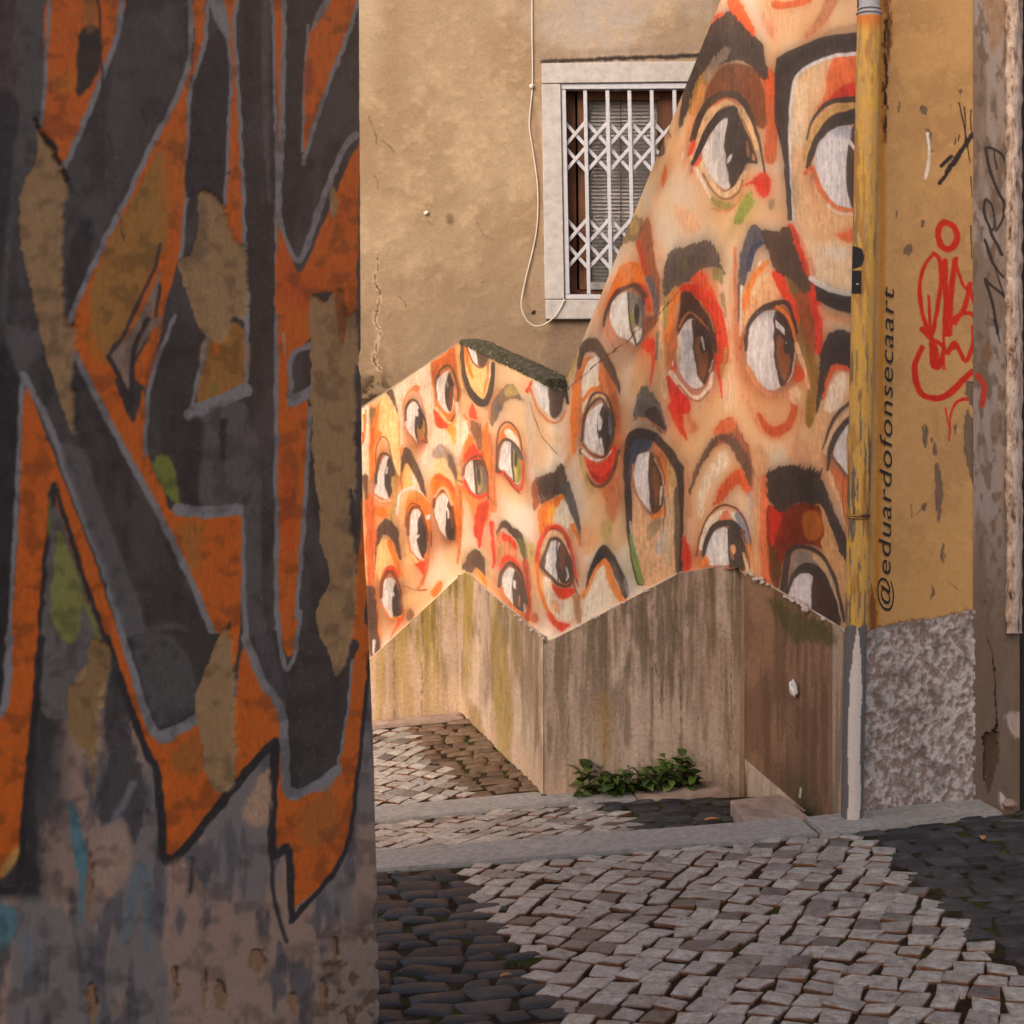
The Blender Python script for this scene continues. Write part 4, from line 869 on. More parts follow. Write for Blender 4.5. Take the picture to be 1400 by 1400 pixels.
# ------------------------------------------------------------------ yellow house: flaking paint and tags
def paint_yellow(p):
    S, f, l = p.sec, p.f, p.l
    u, v = p.u, p.v
    n1 = fbm(u * .02, v * .012, 5, 5); n2 = fbm(u * .08, v * .08, 17, 4)
    a = np.array((186, 142, 92)) + (np.array((174, 132, 86)) - np.array((186, 142, 92))) * sstep(.42, .62, n1)[:, None]
    p.c[:] = a + (np.array((196, 152, 98)) - a) * (sstep(.56, .66, n2) * .4)[:, None]
    p.h += .004 * (n1 - .5) + .003 * (n2 - .5)
    RT, KT, PL = (190, 48, 34), (56, 46, 44), (116, 94, 76)
    low = sstep(640, 760, v) * .25
    p.c += (np.array((196, 148, 82)) - p.c) * low[:, None]
    l((176, 112, 34), [(1206, 0), (1207, 300), (1203, 600), (1197, 860)], 6, 9, soft=4, alpha=.7)
    S(1100, 0, 3.111)
    l((116, 70, 34), "345,-10 360,120 345,300 340,600", 26, 18, soft=2, rough=2, alpha=.9); l((60, 46, 36), "345,60 345,560", 16, 10, soft=1.4, rough=2)
    def chip(s, **k):
        f(PL, s, soft=.7, rough=1.5, dh=-.004, **k)
    chip("492,455 522,450 520,480 500,482"); chip("398,440 406,440 406,470 398,472"); chip("387,900 396,900 396,935 387,930"); chip("425,1050 455,1045 450,1080 430,1085"); chip("495,945 508,940 506,962 494,962"); chip("518,555 536,552 542,640 530,640"); chip("660,390 668,390 665,410")
    l((222, 204, 186), "524,570 530,660 516,760", 16, 10, soft=.8, rough=.7)
    l(KT, "574,778 640,690 700,590 712,575", 16, 22, soft=.7, rough=.6); l(KT, "582,705 625,665", 18, soft=.7); l(KT, "600,730 660,650", 14, soft=.7, rough=.8); l(KT, "657,440 690,600 706,694", 6, 5); l(KT, "680,455 685,600", 6); l(KT, "706,470 716,590 730,545", 6, 4); l(KT, "645,590 640,615", 5); l(KT, "660,575 655,600", 5); l(KT, "710,750 712,840", 5, 3); l(KT, "705,960 712,1100", 6, 4); l(KT, "722,980 722,1080", 5)
    l(RT, "565,1005 575,962 605,948 640,972 646,1020 620,1060 585,1050 566,1008", 26, soft=.8)
    l(RT, "548,1080 508,1130 490,1220 500,1330 532,1420", 16, 20, soft=.8); l(RT, "548,1080 576,1110 580,1200 562,1330 545,1420", 18, soft=.8); l(RT, "528,1260 536,1420", 14); l(RT, "597,1110 600,1300 600,1420", 24, soft=.8); l(RT, "640,1105 622,1260 616,1420", 26); l(RT, "640,1100 668,1200 690,1232", 13); l(RT, "702,1210 682,1300 640,1372", 24); l(RT, "702,1212 722,1290 752,1372", 14); l(RT, "618,1362 700,1332 765,1392", 18)
    S(1100, 450, 3.111)
    l(RT, "502,0 540,42 562,110 560,160", 24); l(RT, "537,60 545,150 575,157 592,80 560,52", 20); l(RT, "593,0 593,168", 12); l(RT, "608,100 640,60 682,135 716,60 716,-10", 20); l(RT, "600,92 655,75", 12)
    l(RT, "502,80 470,150 480,242 520,287 590,287 652,242 702,190 736,190 763,240 752,322", 24, 30); l(RT, "752,322 700,300 652,310 622,360 614,475", 22, 6); l(RT, "600,335 614,430", 9, 4)
    chip("508,405 530,430 517,500 505,482"); chip("543,468 566,510 557,542 545,510"); chip("563,572 587,640 582,760 572,822 556,742 554,640"); chip("690,340 722,410 735,560 718,670 690,562 678,470"); chip("690,225 740,250 728,335 693,302"); chip("722,120 735,130 732,240 718,200"); chip("590,912 597,960 586,992 580,950"); chip("546,1095 553,1130 536,1152"); chip("640,410 650,420 645,450 638,445"); chip("505,745 520,745 515,770 500,765")
    l((120, 88, 60), "455,745 455,800", 4); l((120, 90, 62), "470,790 510,755", 4); l((130, 96, 64), "610,1070 650,1110", 4, alpha=.7)
    f((132, 96, 64), "285,1240 330,1262 450,1235 560,1228 690,1190 710,1215 560,1250 420,1280 290,1300", soft=2, rough=1.6, alpha=.8); f((120, 76, 40), "282,1050 305,1180 300,1300 280,1300", soft=2, rough=2)

def paint_pilaster(p):
    S, f, l = p.sec, p.f, p.l
    u, v = p.u, p.v
    n1 = fbm(u * .05, v * .010, 7, 5); n2 = fbm(u * .12, v * .05, 27, 4)
    a = np.array((160, 142, 132)) + (np.array((136, 114, 98)) - np.array((160, 142, 132))) * sstep(.45, .60, n1)[:, None]
    a = a + (np.array((112, 92, 76)) - a) * (sstep(.54, .66, n2) * .7)[:, None]
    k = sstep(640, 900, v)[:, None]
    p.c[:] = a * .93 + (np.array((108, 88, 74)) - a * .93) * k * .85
    p.h += .006 * (n1 - .5) + .004 * (n2 - .5)
    KT = (58, 52, 52)
    S(1100, 0, 3.111)
    f((150, 118, 92), "760,0 850,0 840,150 800,230 780,120", soft=3, rough=2, alpha=.8)
    l(KT, "858,690 830,650 782,628 770,650 800,760 848,862", 12, 14, soft=.6); l(KT, "805,640 815,720", 8)
    l(KT, "772,848 765,900 800,1000 838,1082", 12, 13, soft=.6); l(KT, "772,848 800,880 812,960 790,985", 9, soft=.6); l(KT, "846,850 842,930 815,980", 9)
    l(KT, "768,1020 790,1100 846,1180", 11, soft=.6)
    l(KT, "768,1190 800,1300 820,1420", 13, soft=.6); l(KT, "768,1190 850,1260", 12, soft=.6); l(KT, "770,1015 850,1262", 6, soft=.6)
    S(1100, 450, 3.111)
    l(KT, "806,-40 832,60", 10, 5, soft=.6); l((176, 58, 44), "736,200 764,250 752,322", 24, soft=1)
    f((118, 88, 66), "740,120 790,30 800,120 770,160", soft=3, rough=2, alpha=.8); l((60, 46, 38), "765,1155 768,1160", 6)
    S(1000, 780, 3.5)
    l((44, 32, 26), "1215,290 1245,400 1262,560 1270,740", 5, 8, soft=.6, rough=1); f((52, 36, 28), "1205,800 1250,770 1272,740 1280,800 1270,860 1225,960 1205,1020 1215,900", soft=1, rough=1.5, dh=-.03); f((84, 64, 50), "1230,800 1275,790 1280,900 1250,1000 1230,1060 1215,980", soft=2, rough=1.5); l((50, 34, 28), "1215,820 1205,1000", 6, soft=.8, rough=1)
    f((176, 156, 146), "1310,690 1380,680 1400,760 1360,800 1320,740", soft=3, rough=2, alpha=.8); f((190, 176, 164), "1280,1060 1310,1090 1290,1140", soft=2, rough=1)
# ------------------------------------------------------------------ shared materials
M_MURAL = painted_material("mural_paint", .62, 90, .07, .18)
M_SPRAY = painted_material("sprayed_plaster", .55, 70, .12, .30, spec=.3)
M_OCHRE = painted_material("ochre_render", .9, 55, .13, .45, spec=.15, bump_d=.008)
M_YELLOW = painted_material("flaking_yellow_render", .9, 60, .10, .45, spec=.15, bump_d=.006)
M_PIPE = painted_material("pipe_paint", .5, 80, .10, .2, spec=.35)
M_CORE = simple("old_masonry", (120, 100, 84), (150, 126, 104), 6)
M_STONE = simple("window_stone", (156, 148, 144), (184, 176, 172), 14, .75, bs=.35, bscale=90)
M_METAL = simple("white_painted_steel", (164, 163, 170), (184, 182, 188), 20, .42, bs=.1, spec=.45)
M_WOOD = simple("brown_window_wood", (70, 42, 26), (112, 68, 40), 9, .6, vec=(6, 6, .6), bs=.3)
M_DARK = simple("dark_interior", (20, 18, 17), (28, 25, 23), 5)
M_BLIND = simple("grey_blind", (140, 134, 130), (152, 146, 141), 8, .6, bs=.05)
M_KERB = simple("kerb_granite", (128, 121, 114), (166, 157, 148), 24, .7, bs=.5, bscale=70, bd=.006)
M_BLOCK = simple("worn_sandstone", (128, 104, 90), (172, 148, 130), 9, .85, bs=.6, bscale=40, bd=.008)
M_SOIL = None

def concrete(name, pale, mid, streak, dirt, k_streak, k_dirt, seed=0.0):
    m, N, L, b = mat_new(name, .82, .25)
    tc = N.new("ShaderNodeTexCoord")
    def noise(scale, vec, det=5, off=0):
        mp = N.new("ShaderNodeMapping"); mp.inputs["Scale"].default_value = vec; mp.inputs["Location"].default_value = (seed + off, off, off * .3)
        t = N.new("ShaderNodeTexNoise"); t.inputs["Scale"].default_value = scale; t.inputs["Detail"].default_value = det; t.inputs["Roughness"].default_value = .62
        L.new(tc.outputs["Object"], mp.inputs[0]); L.new(mp.outputs[0], t.inputs["Vector"])
        return t.outputs["Fac"]
    big = noise(1.6, (1, 1, .6)); fine = noise(60, (1, 1, .35), 6, 3)
    st = noise(5, (1.3, 1.3, .16), 7, 7); st2 = noise(17, (1, 1, .12), 6, 11)
    c = mixc(N, L, ramp(N, L, big, [(.35, (0, 0, 0)), (.65, (1, 1, 1))]), lin(pale), lin(mid))
    c = mixc(N, L, ramp(N, L, st, [(.42, (0, 0, 0)), (.66, (k_streak,) * 3)]), c, lin(streak))
    c = mixc(N, L, ramp(N, L, st2, [(.50, (0, 0, 0)), (.74, (k_dirt,) * 3)]), c, lin(dirt))
    sp = noise(38, (1, 1, .45), 3, 19)
    c = mixc(N, L, ramp(N, L, sp, [(.66, (0, 0, 0)), (.74, (.6, .6, .6))]), c, lin(dirt))
    g = ramp(N, L, fine, [(.3, (.84,) * 3), (.7, (1.1,) * 3)])
    L.new(mixc(N, L, 1.0, c, g, 'MULTIPLY'), b.inputs["Base Color"])
    n = bump(N, L, b, fine, .35, .004)
    bump(N, L, b, st2, .10, .006, n)
    return m
M_DADO = concrete("board_marked_concrete", (206, 182, 160), (186, 162, 142), (142, 120, 98), (112, 92, 74), .75, .6)
M_DADO_ALGAE = concrete("concrete_with_algae", (206, 184, 154), (188, 162, 126), (136, 118, 62), (110, 92, 56), .9, .7, 4.0)
M_DADO_BROWN = concrete("shaded_brown_concrete", (132, 104, 84), (116, 90, 72), (96, 74, 58), (78, 62, 46), .7, .6, 9.0)  # brown darkened to carry the end wall's shade

def roughcast_mat():
    m, N, L, b = mat_new("roughcast", .9, .2)
    n = nz(N, L, 30, 6, .65)
    L.new(ramp(N, L, n, [(.3, lin((138, 122, 116))), (.65, lin((190, 176, 170)))]), b.inputs["Base Color"])
    bump(N, L, b, nz(N, L, 70, 5, .7), .5, .01)
    return m
M_ROUGH = roughcast_mat()

# ------------------------------------------------------------------ planes of the place
PL_A = vplane(480, 11.45, 632, 11.6)
PL_B = vplane(630, 11.6, 747, 9.35)
PL_C = vplane(747, 9.35, 1010, 9.55)
PL_D = vplane(1010, 9.55, 1160, 8.25)
PL_F = vplane(500, 12.35, 950, 12.2)
PL_Y = vplane(1165, 8.25, 1400, 8.45)

def off(pl, d):
    """the same plane moved d metres towards the viewer's side"""
    return pl[0] + pl[1] * d, pl[1]

G1 = plane3(P(526, 1191, 7.5), P(1130, 1141, 7.86), P(750, 1395, 5.3))
k1L, k1R = P(526, 1191, 7.5), P(1130, 1141, 7.86)
G2 = plane3(P(523, 1124, 8.9), P(996, 1087.5, 9.15), np.array([-0.66, 7.8, EYE - 2.70]))
G3 = plane3(P(516, 994, 11.2), P(615, 984.5, 11.25), np.array([-0.8, 9.2, EYE - 2.83]))
AX = np.array([-0.155, 1.0, 0.0]); AX /= np.linalg.norm(AX)      # the stairway's own direction, away and down
E1 = np.array([AX[1], -AX[0], 0.0])

def zat(pl, x, y):
    a, n = pl
    return a[2] - (n[0] * (x - a[0]) + n[1] * (y - a[1])) / n[2]

def skin(name, pl, us, top, bot, step, painter, mat, parent, mask=None, warp=1.0, extra=None, gain=1.0, bleed=None):
    """painted plaster skin on a plane: columns at us, rows from top(u) to bot(u)"""
    rows = max(4, int(np.max(bot(us) - top(us)) / step))
    t = np.linspace(0, 1, rows)[:, None]
    U = np.repeat(us[None], rows, 0)
    V = top(us)[None] * (1 - t) + bot(us)[None] * t
    u, v = U.ravel(), V.ravel()
    p = Painter(u, v, (200, 180, 150), warp)
    painter(p)
    if bleed:
        p.bleed(rows, len(us), *bleed)
    if extra is not None:
        p.h += extra(u, v)
    if isinstance(pl[0], tuple):          # three walls meeting in one rounded outer and one rounded inner corner
        d = rays(u, v)
        ia, ib, ic = [(d @ q[1]) / np.dot(q[0] - EYEV, q[1]) for q in pl]
        k, k2 = .0016, .0007
        it = k * np.logaddexp(-k2 * np.logaddexp(-ia / k2, -ib / k2) / k, ic / k)
        pos = EYEV + d / it[:, None]; pl = pl[1]
        pos = pos + pl[1] * p.h[:, None]
    else:
        pos = hits(pl, u, v) + pl[1] * p.h[:, None]
    me = grid_mesh(name, pos, len(us), rows, p.linear(gain))
    if mask is not None:
        bm = bmesh.new(); bm.from_mesh(me); bm.verts.ensure_lookup_table()
        kill = mask(u, v)
        bmesh.ops.delete(bm, geom=[f for f in bm.faces if all(kill[x.index] for x in f.verts)], context='FACES')
        bm.to_mesh(me); bm.free()
    # keep the paint facing outwards
    me.update()
    if np.dot(np.array(me.polygons[0].normal), pl[1]) < 0:
        me.flip_normals()
    return link(name, me, mat, parent)

lerp = lambda *q: (lambda u: np.interp(u, [a for a, b in q], [b for a, b in q]))

# ------------------------------------------------------------------ setting: ground
gm = mesh_from("ground", [(-45, -30, -.5), (45, -30, -.5), (45, 60, -.5), (-45, 60, -.5)], [(0, 1, 2, 3)])
tag(link("ground", gm, M_CORE), kind="structure")

# ------------------------------------------------------------------ mural wall
wall = empty("mural_wall", hit(PL_C, 760, 1090))
tag(wall, "folded stairway wall covered with painted eyes above a streaked concrete base", "wall")
topA = lerp((470, 575.6), (500, 555), (632, 465.5)); botA = lerp((470, 932), (515, 893), (632, 784))
topB = lerp((630, 466), (640, 469), (747, 521)); botB = lerp((630, 786), (636, 782), (749, 878))
topC = lerp((747, 521), (769, 533), (1010, -61)); botC = lerp((747, 880), (752, 877), (930, 783), (1010, 770))
topD = lerp((1010, -61), (1170, -61)); botD = lerp((1010, 774), (1018, 780), (1160, 866))
topCD = lambda u: np.where(u < 747, topB(u), np.where(u < 1010, topC(u), topD(u))); botCD = lambda u: np.where(u < 748, botB(u), np.where(u < 1010, botC(u), botD(u)))
for nm, pl, u0, u1, tp, bt, st in (("painted_face", PL_A, 470, 631, topA, botA, 1.1), ("painted_face", (PL_B, PL_C, PL_D), 631, 1172, topCD, botCD, 1.13)):
    us = np.linspace(u0, u1, int((u1 - u0) / st))
    skin(nm, pl, us, (lambda q: (lambda u: q(u)))(tp), (lambda q: (lambda u: q(u) + 6))(bt), st, paint_mural, M_MURAL, wall, bleed=(6, .65, .22),
         extra=lambda u, v: .004 * (fbm(u * .02, v * .02, 66, 4) - .5) + .0012 * (fbm(u * .2, v * .2, 67, 3) - .5))

def wall_core(pl, pts, th, nm="wall_core", back=None):
    q = off(pl, -.006)
    return link(nm, prism(nm, [hit(q, u, v) for u, v in pts], -pl[1] * th if back is None else np.array(back)), M_CORE, wall)
wall_core(PL_A, [(470, 576), (500, 556), (631, 467), (631, 1100), (470, 1100)], .28)
wall_core(PL_B, [(630, 470), (640, 473), (730, 516), (730, 1130), (630, 1130)], .16)
wall_core(PL_C, [(766, 540), (771, 536), (1010, -57), (1010, 1140), (766, 1140)], .22, back=(.05, .22, 0))
wall_core(PL_D, [(1010, -60), (1128, -60), (1128, 1140), (1010, 1140)], .22)

# mossy coping on the receding parapet
def coping():
    n, m = 90, 18
    side = np.array([1.0, 0.10, 0])
    V = []
    fr = [hit(PL_B, u, v) for u, v in zip(np.linspace(629, 747, 60), topB(np.linspace(629, 747, 60)))] + [hit(PL_C, u, v) for u, v in zip(np.linspace(748, 771, 14)[1:], topC(np.linspace(748, 769, 14))[1:])]
    fr = np.array(fr)
    s = np.linspace(0, len(fr) - 1, n)
    fr = np.stack([np.interp(s, np.arange(len(fr)), fr[:, k]) for k in range(3)], 1)
    rs = np.random.RandomState(4)
    for i in range(n):
        for j in range(m):
            t = j / (m - 1)
            w = .20 * (1 - .9 * max(0, (i / n - .72) / .28))
            z = .006 + .012 * math.sin(t * math.pi) - (.03 if j in (0, m - 1) else 0)
            q = fr[i] + side * (t * w - .012) + np.array([0, 0, z + .010 * (rs.rand() - .5) + .012 * (fbm(np.array([i * .23]), np.array([j * .35]), 5, 3)[0] - .5)])
            q[:2] += (rs.rand(2) - .5) * .010
            V.append(q)
    F = [(i * m + j, i * m + j + 1, (i + 1) * m + j + 1, (i + 1) * m + j) for i in range(n - 1) for j in range(m - 1)]
    b0 = len(V)
    for i in (0, n - 1):
        for j in range(m):
            V.append(V[i * m + j] - np.array([0, 0, .06]))
    for e, i in enumerate((0, n - 1)):
        for j in range(m - 1):
            F.append((i * m + j, i * m + j + 1, b0 + e * m + j + 1, b0 + e * m + j))
    m_, N, L, b = mat_new("mossy_coping", .95, .1)
    k = nz(N, L, 26, 6, .7); g = nz(N, L, 11, 4, .6)
    c = ramp(N, L, k, [(.32, lin((40, 35, 30))), (.52, lin((86, 78, 68))), (.70, lin((124, 112, 98)))])
    c = mixc(N, L, ramp(N, L, g, [(.48, (0, 0, 0)), (.64, (.85,) * 3)]), c, lin((60, 66, 30)))
    L.new(c, b.inputs["Base Color"]); bump(N, L, b, k, .8, .02)
    link("coping", mesh_from("coping", V, F), m_, wall)
coping()

# board-marked concrete base, panel by panel
SEAMS = (540, 578, 657, 696, 778, 893, 932, 1001.5)
def paint_dado(p):
    u, v = p.u, p.v
    S, f, l = p.sec, p.f, p.l
    n1 = fbm(u * .022, v * .012, 3, 5); st = fbm(u * .075, v * .007, 13, 5); st2 = fbm(u * .24, v * .018, 23, 5); n4 = fbm(u * .09, v * .06, 33, 5)
    top = np.where(u < 630, botA(u), np.where(u < 748, botB(u), botC(u)))
    dep = v - top                                        # how far below the lip
    c = np.array((194, 168, 146)) + (np.array((176, 148, 126)) - np.array((194, 168, 146))) * sstep(.40, .62, n1)[:, None]
    run = sstep(.40, .60, st + .10 * (n4 - .5) + .05 * sstep(150, 0, dep))
    alg = sstep(745, 640, u)
    stain = np.array((128, 106, 84)) * (1 - alg[:, None]) + np.array((146, 120, 54)) * alg[:, None]
    fade = sstep(np.interp(u, [470, 630, 750, 800, 880, 1000], [160, 230, 250, 190, 230, 330]), 20, dep + 60 * (n4 - .5) + 50 * (st2 - .5))
    c = c + (stain - c) * (run * np.clip(.25 + .75 * fade, 0, 1) * .85)[:, None]
    grey = sstep(770, 830, u) * sstep(985, 900, u) * fade * sstep(.36, .60, n4 * .5 + st * .5)
    c = c + (np.array((124, 104, 88)) - c) * (grey * .75)[:, None]
    c = c + (np.array((214, 188, 164)) - c) * (sstep(.52, .74, st2) * .3)[:, None]
    c = c + (np.array((104, 84, 62)) - c) * (sstep(.52, .72, fbm(u * .12, v * .014, 43, 6)) * .45)[:, None]
    pit = sstep(.80, .86, fbm(u * .6, v * .22, 53, 3))
    c = c + (np.array((92, 74, 58)) - c) * (pit * .75)[:, None]
    p.h -= .003 * pit
    foot = sstep(70, 10, np.where(u < 748, 1095 - (747 - u) * .93 - v, 1095 - v))
    c = c + (np.array((206, 168, 134)) - c) * (foot * .45)[:, None]
    p.c[:] = c
    S(0, 0, 1)
    for x in SEAMS:
        l((98, 80, 64), [(x, 700), (x - 1, 900), (x - 1.5, 1140)], .9, soft=.7, alpha=.5, rough=.9, dh=-.002)
    for x, a, b in ((640, 840, 960), (672, 850, 1010), (690, 890, 990), (812, 850, 1050), (826, 900, 1080), (846, 830, 1060), (905, 800, 1000), (952, 790, 960), (966, 800, 1060), (760, 890, 1080), (985, 780, 1000)):
        l((96, 78, 60), [(x, a), (x + 1.5, (a + b) / 2), (x - 1, b)], 1.2, .6, soft=1.2, alpha=.25, rough=1.2)
    l((110, 90, 74), "893,905 900,925 906,924 902,960", 1.4, soft=.6, alpha=.8, rough=.6)
    f((150, 122, 58), "672,850 690,870 700,1000 684,1060 676,960", soft=6, rough=2, alpha=.5); f((206, 176, 152), "645,880 660,885 662,1000 648,1010", soft=5, alpha=.5, rough=2); f((138, 104, 60), "640,960 655,975 660,1010 645,1010", soft=5, alpha=.6, rough=2); f((156, 118, 60), "816,960 832,950 836,1020 822,1050", soft=6, alpha=.45, rough=2)
def paint_dado_shaded(p):  # dark browns hold the end wall's shade; moss and runs are stains
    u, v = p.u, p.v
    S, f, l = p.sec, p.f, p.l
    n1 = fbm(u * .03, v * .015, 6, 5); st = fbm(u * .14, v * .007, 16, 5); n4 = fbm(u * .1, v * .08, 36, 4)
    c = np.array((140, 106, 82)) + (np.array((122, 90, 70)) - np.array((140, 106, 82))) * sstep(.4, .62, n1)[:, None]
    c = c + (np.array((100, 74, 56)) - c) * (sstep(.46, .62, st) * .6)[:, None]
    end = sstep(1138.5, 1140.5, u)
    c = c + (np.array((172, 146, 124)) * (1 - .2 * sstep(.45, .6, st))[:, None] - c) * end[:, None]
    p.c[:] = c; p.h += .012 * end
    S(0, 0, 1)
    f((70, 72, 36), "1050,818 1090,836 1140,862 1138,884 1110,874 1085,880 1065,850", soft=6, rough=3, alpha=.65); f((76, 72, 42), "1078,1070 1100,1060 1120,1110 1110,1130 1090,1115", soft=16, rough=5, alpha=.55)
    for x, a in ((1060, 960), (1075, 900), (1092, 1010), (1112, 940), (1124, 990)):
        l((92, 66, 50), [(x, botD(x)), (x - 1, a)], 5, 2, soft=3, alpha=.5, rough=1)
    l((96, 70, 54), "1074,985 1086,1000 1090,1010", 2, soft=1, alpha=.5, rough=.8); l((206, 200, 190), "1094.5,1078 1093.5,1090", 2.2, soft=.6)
M_BASE = painted_material("stained_concrete", .85, 45, .20, .40, spec=.2, bump_d=.005)
def corner_u(a, b, d=.03):
    a, b = off(a, d), off(b, d)
    x = np.linalg.solve(np.array([a[1][:2], b[1][:2]]), np.array([np.dot(a[0][:2], a[1][:2]), np.dot(b[0][:2], b[1][:2])]))
    return PX + F * x[0] / (x[1] * CP + SP * .9)
def dado(pl, u0, u1, lip, foot, painter, out=.03, th=.045, inset=(0, 0)):
    us = np.linspace(u0, u1, max(8, int((u1 - u0) / 1.3)))
    q = off(pl, out - .003)
    a0, a1 = u0 + inset[0], u1 - inset[1]
    core = link("dado_panel", prism("dado_panel", [hit(q, a0, lip(a0) + .4), hit(q, a1, lip(a1) + .4), hit(q, a1, foot), hit(q, a0, foot)], -pl[1] * th, bev=.003), M_DADO, wall)
    skin("concrete_face", off(pl, out), us, lip, lerp((u0, foot), (u1, foot)), 1.5, painter, M_BASE, core,
         extra=lambda u, v: .003 * (fbm(u * .03, v * .03, 61, 4) - .5))
uAB, uBC = corner_u(PL_A, PL_B), corner_u(PL_B, PL_C)
for a, b in ((470, 540), (540, 578), (578, uAB + .3)):
    dado(PL_A, a, b, botA, 1030, paint_dado)
for a, b in ((uAB - .3, 657), (657, 696), (696, uBC)):
    dado(PL_B, a, b, botB, 1120, paint_dado, inset=(0, 3 if b == uBC else 0))
for a, b in ((uBC, 778), (778, 893), (893, 932), (932, 1001.5), (1001.5, 1018)):
    dado(PL_C, a, b, (lambda u: botC(u) + np.clip(u - 1001.5, 0, 20) * .5), 1125, paint_dado, inset=(3 if a == uBC else 0, 0))
dado(PL_D, 1017.5, 1161, botD, 1140, paint_dado_shaded, out=.025)
# splayed foot at the corner
a = [hit(off(PL_D, .028), u, v) for u, v in ((1018, 1038), (1018, 1130), (1108, 1140), (1100, 1108))]
d = -AX * .10 + np.array([0, 0, -.02])
me = mesh_from("splayed_foot", [a[0], a[1] + d * 1.2, a[2] + d * .6, a[3]] + [x + np.array([.06, .05, 0]) for x in a], [(0, 1, 2, 3), (7, 6, 5, 4), (0, 4, 5, 1), (1, 5, 6, 2), (2, 6, 7, 3), (3, 7, 4, 0)])
link("splayed_foot", me, M_DADO, wall)
# broken mortar lip along the shaded base, plaster dab on it
def lump(nm, c, r, mat, parent, sq=(1, 1, 1), seed=1, sub=3):
    bm = bmesh.new(); bmesh.ops.create_icosphere(bm, subdivisions=sub, radius=1)
    rs = np.random.RandomState(seed); o = rs.rand(3) * 50
    for v in bm.verts:
        k = 1 + .45 * (fbm(np.array([v.co.x * 1.7 + o[0] + v.co.z]), np.array([v.co.y * 1.7 + o[1] - v.co.z]), seed, 3)[0] - .5) * 2
        v.co = Vector((c[0] + v.co.x * r * sq[0] * k, c[1] + v.co.y * r * sq[1] * k, c[2] + v.co.z * r * sq[2] * k))
    me = bpy.data.meshes.new(nm); bm.to_mesh(me); bm.free()
    return link(nm, me, mat, parent)
M_PLASTER = simple("white_plaster", (206, 200, 196), (226, 220, 214), 30, .9, bs=.5, bscale=60)
M_MORTAR = simple("broken_mortar", (150, 128, 112), (206, 192, 180), 22, .9, bs=.7, bscale=60)
for k, u in enumerate((1023, 1027, 1030, 1035, 1038, 1044, 1049, 1074, 1079, 1083, 1086, 1092, 1096, 1101, 1104, 1126)):
    lump("mortar_crumb", hit(off(PL_D, .03), u + random.uniform(-2, 2), botD(u) + random.uniform(-1, 3)), random.uniform(.010, .027), M_MORTAR, wall, (.8, random.uniform(1.3, 2.2), random.uniform(.4, .8)), k + 3, 2)
for k, u in enumerate((690, 705, 712, 728, 738, 742)):
    lump("mortar_crumb", hit(off(PL_B, .03), u, botB(u) + 1), random.uniform(.012, .02), M_MORTAR, wall, (1, 1.6, .6), k + 33, 2)
for k, u in enumerate((790, 812, 818, 838, 852, 884)):
    lump("mortar_crumb", hit(off(PL_C, .025), u, botC(u)), random.uniform(.010, .018), M_MORTAR, wall, (1.5, 1, .6), k + 43, 2)
lump("plaster_dab", hit(off(PL_D, .03), 1085, 941), .040, M_PLASTER, wall, (.6, 1.9, 1.2), 5)

# ------------------------------------------------------------------ ochre house with the barred window
house = empty("ochre_house", hit(PL_F, 650, 700))
tag(house, "ochre rendered house with a barred white framed window behind the eye mural", "house")
us = np.concatenate([np.linspace(230, 450, 50), np.linspace(455, 1010, 290)])
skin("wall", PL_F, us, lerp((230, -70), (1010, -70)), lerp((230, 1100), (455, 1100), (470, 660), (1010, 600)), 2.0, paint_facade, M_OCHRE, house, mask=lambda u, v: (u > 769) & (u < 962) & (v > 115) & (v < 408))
def bodybox(nm, c, d, depth, h, mat, parent, z0=-.5):
    c = np.array(c); c0 = c.copy(); c0[2] = z0
    a, b = c0, c0 + d
    n = np.array([-d[1], d[0], 0]); n = n / np.linalg.norm(n) * depth
    up = np.array([0, 0, h - z0])
    return link(nm, hexa(nm, [a, b, b + n, a + n, a + up, b + up, b + n + up, a + n + up]), mat, parent)
q = off(PL_F, -.45)
a, b = hit(q, 228, 300), hit(q, 1150, 300)
bodybox("house_body", a, (b - a) * np.array([1, 1, 0]), 5, 9.5, M_CORE, house)
# upper wall above the painted sheet, and its returns
q = off(PL_F, -.004)
link("upper_wall", prism("upper_wall", [hit(q, 229, -68), hit(q, 1020, -68), hit(q, 1020, -900), hit(q, 229, -900)], -PL_F[1] * .44), simple("ochre_plain", (176, 146, 110), (196, 168, 132), 4, .9), house)
def W(u, v, d=0.0):
    return hit(off(PL_F, d), u, v)
win = link("window", prism("window", [W(772, 122, -.14), W(786, 122, -.14), W(789, 396, -.14), W(960, 396, -.14), W(960, 405, -.14), W(772, 405, -.14)], -PL_F[1] * .04), M_WOOD, house)
win["label"] = "white framed window with folding white security bars"
lean = lambda v: 5.2 * (v - 122) / 283
def slab(nm, pts, d, th, mat, bev=.003):
    return link(nm, prism(nm, [W(u, v, d) for u, v in pts], -PL_F[1] * th, bev=bev), mat, win)
slab("lintel", [(740.5, 86.5), (990, 83), (990, 111), (740.5, 114)], .035, .16, M_STONE, .005)
slab("jamb", [(740.5, 114.8), (766.5, 114.5), (771.8, 408.7), (745, 409)], .03, .22, M_STONE, .005)
slab("jamb", [(962, 112), (988, 112), (990, 408.7), (962, 409)], .03, .22, M_STONE, .005)
slab("sill", [(745.5, 409.8), (990, 409.5), (990, 436), (746, 436.5)], .06, .28, M_STONE, .006)
slab("grille_frame", [(767, 114.5), (962, 113), (962, 121), (767, 122)], .015, .10, M_METAL)
slab("grille_frame", [(767.5, 122.5), (773.5, 122.5), (779, 402), (772.5, 402)], .010, .06, M_METAL)
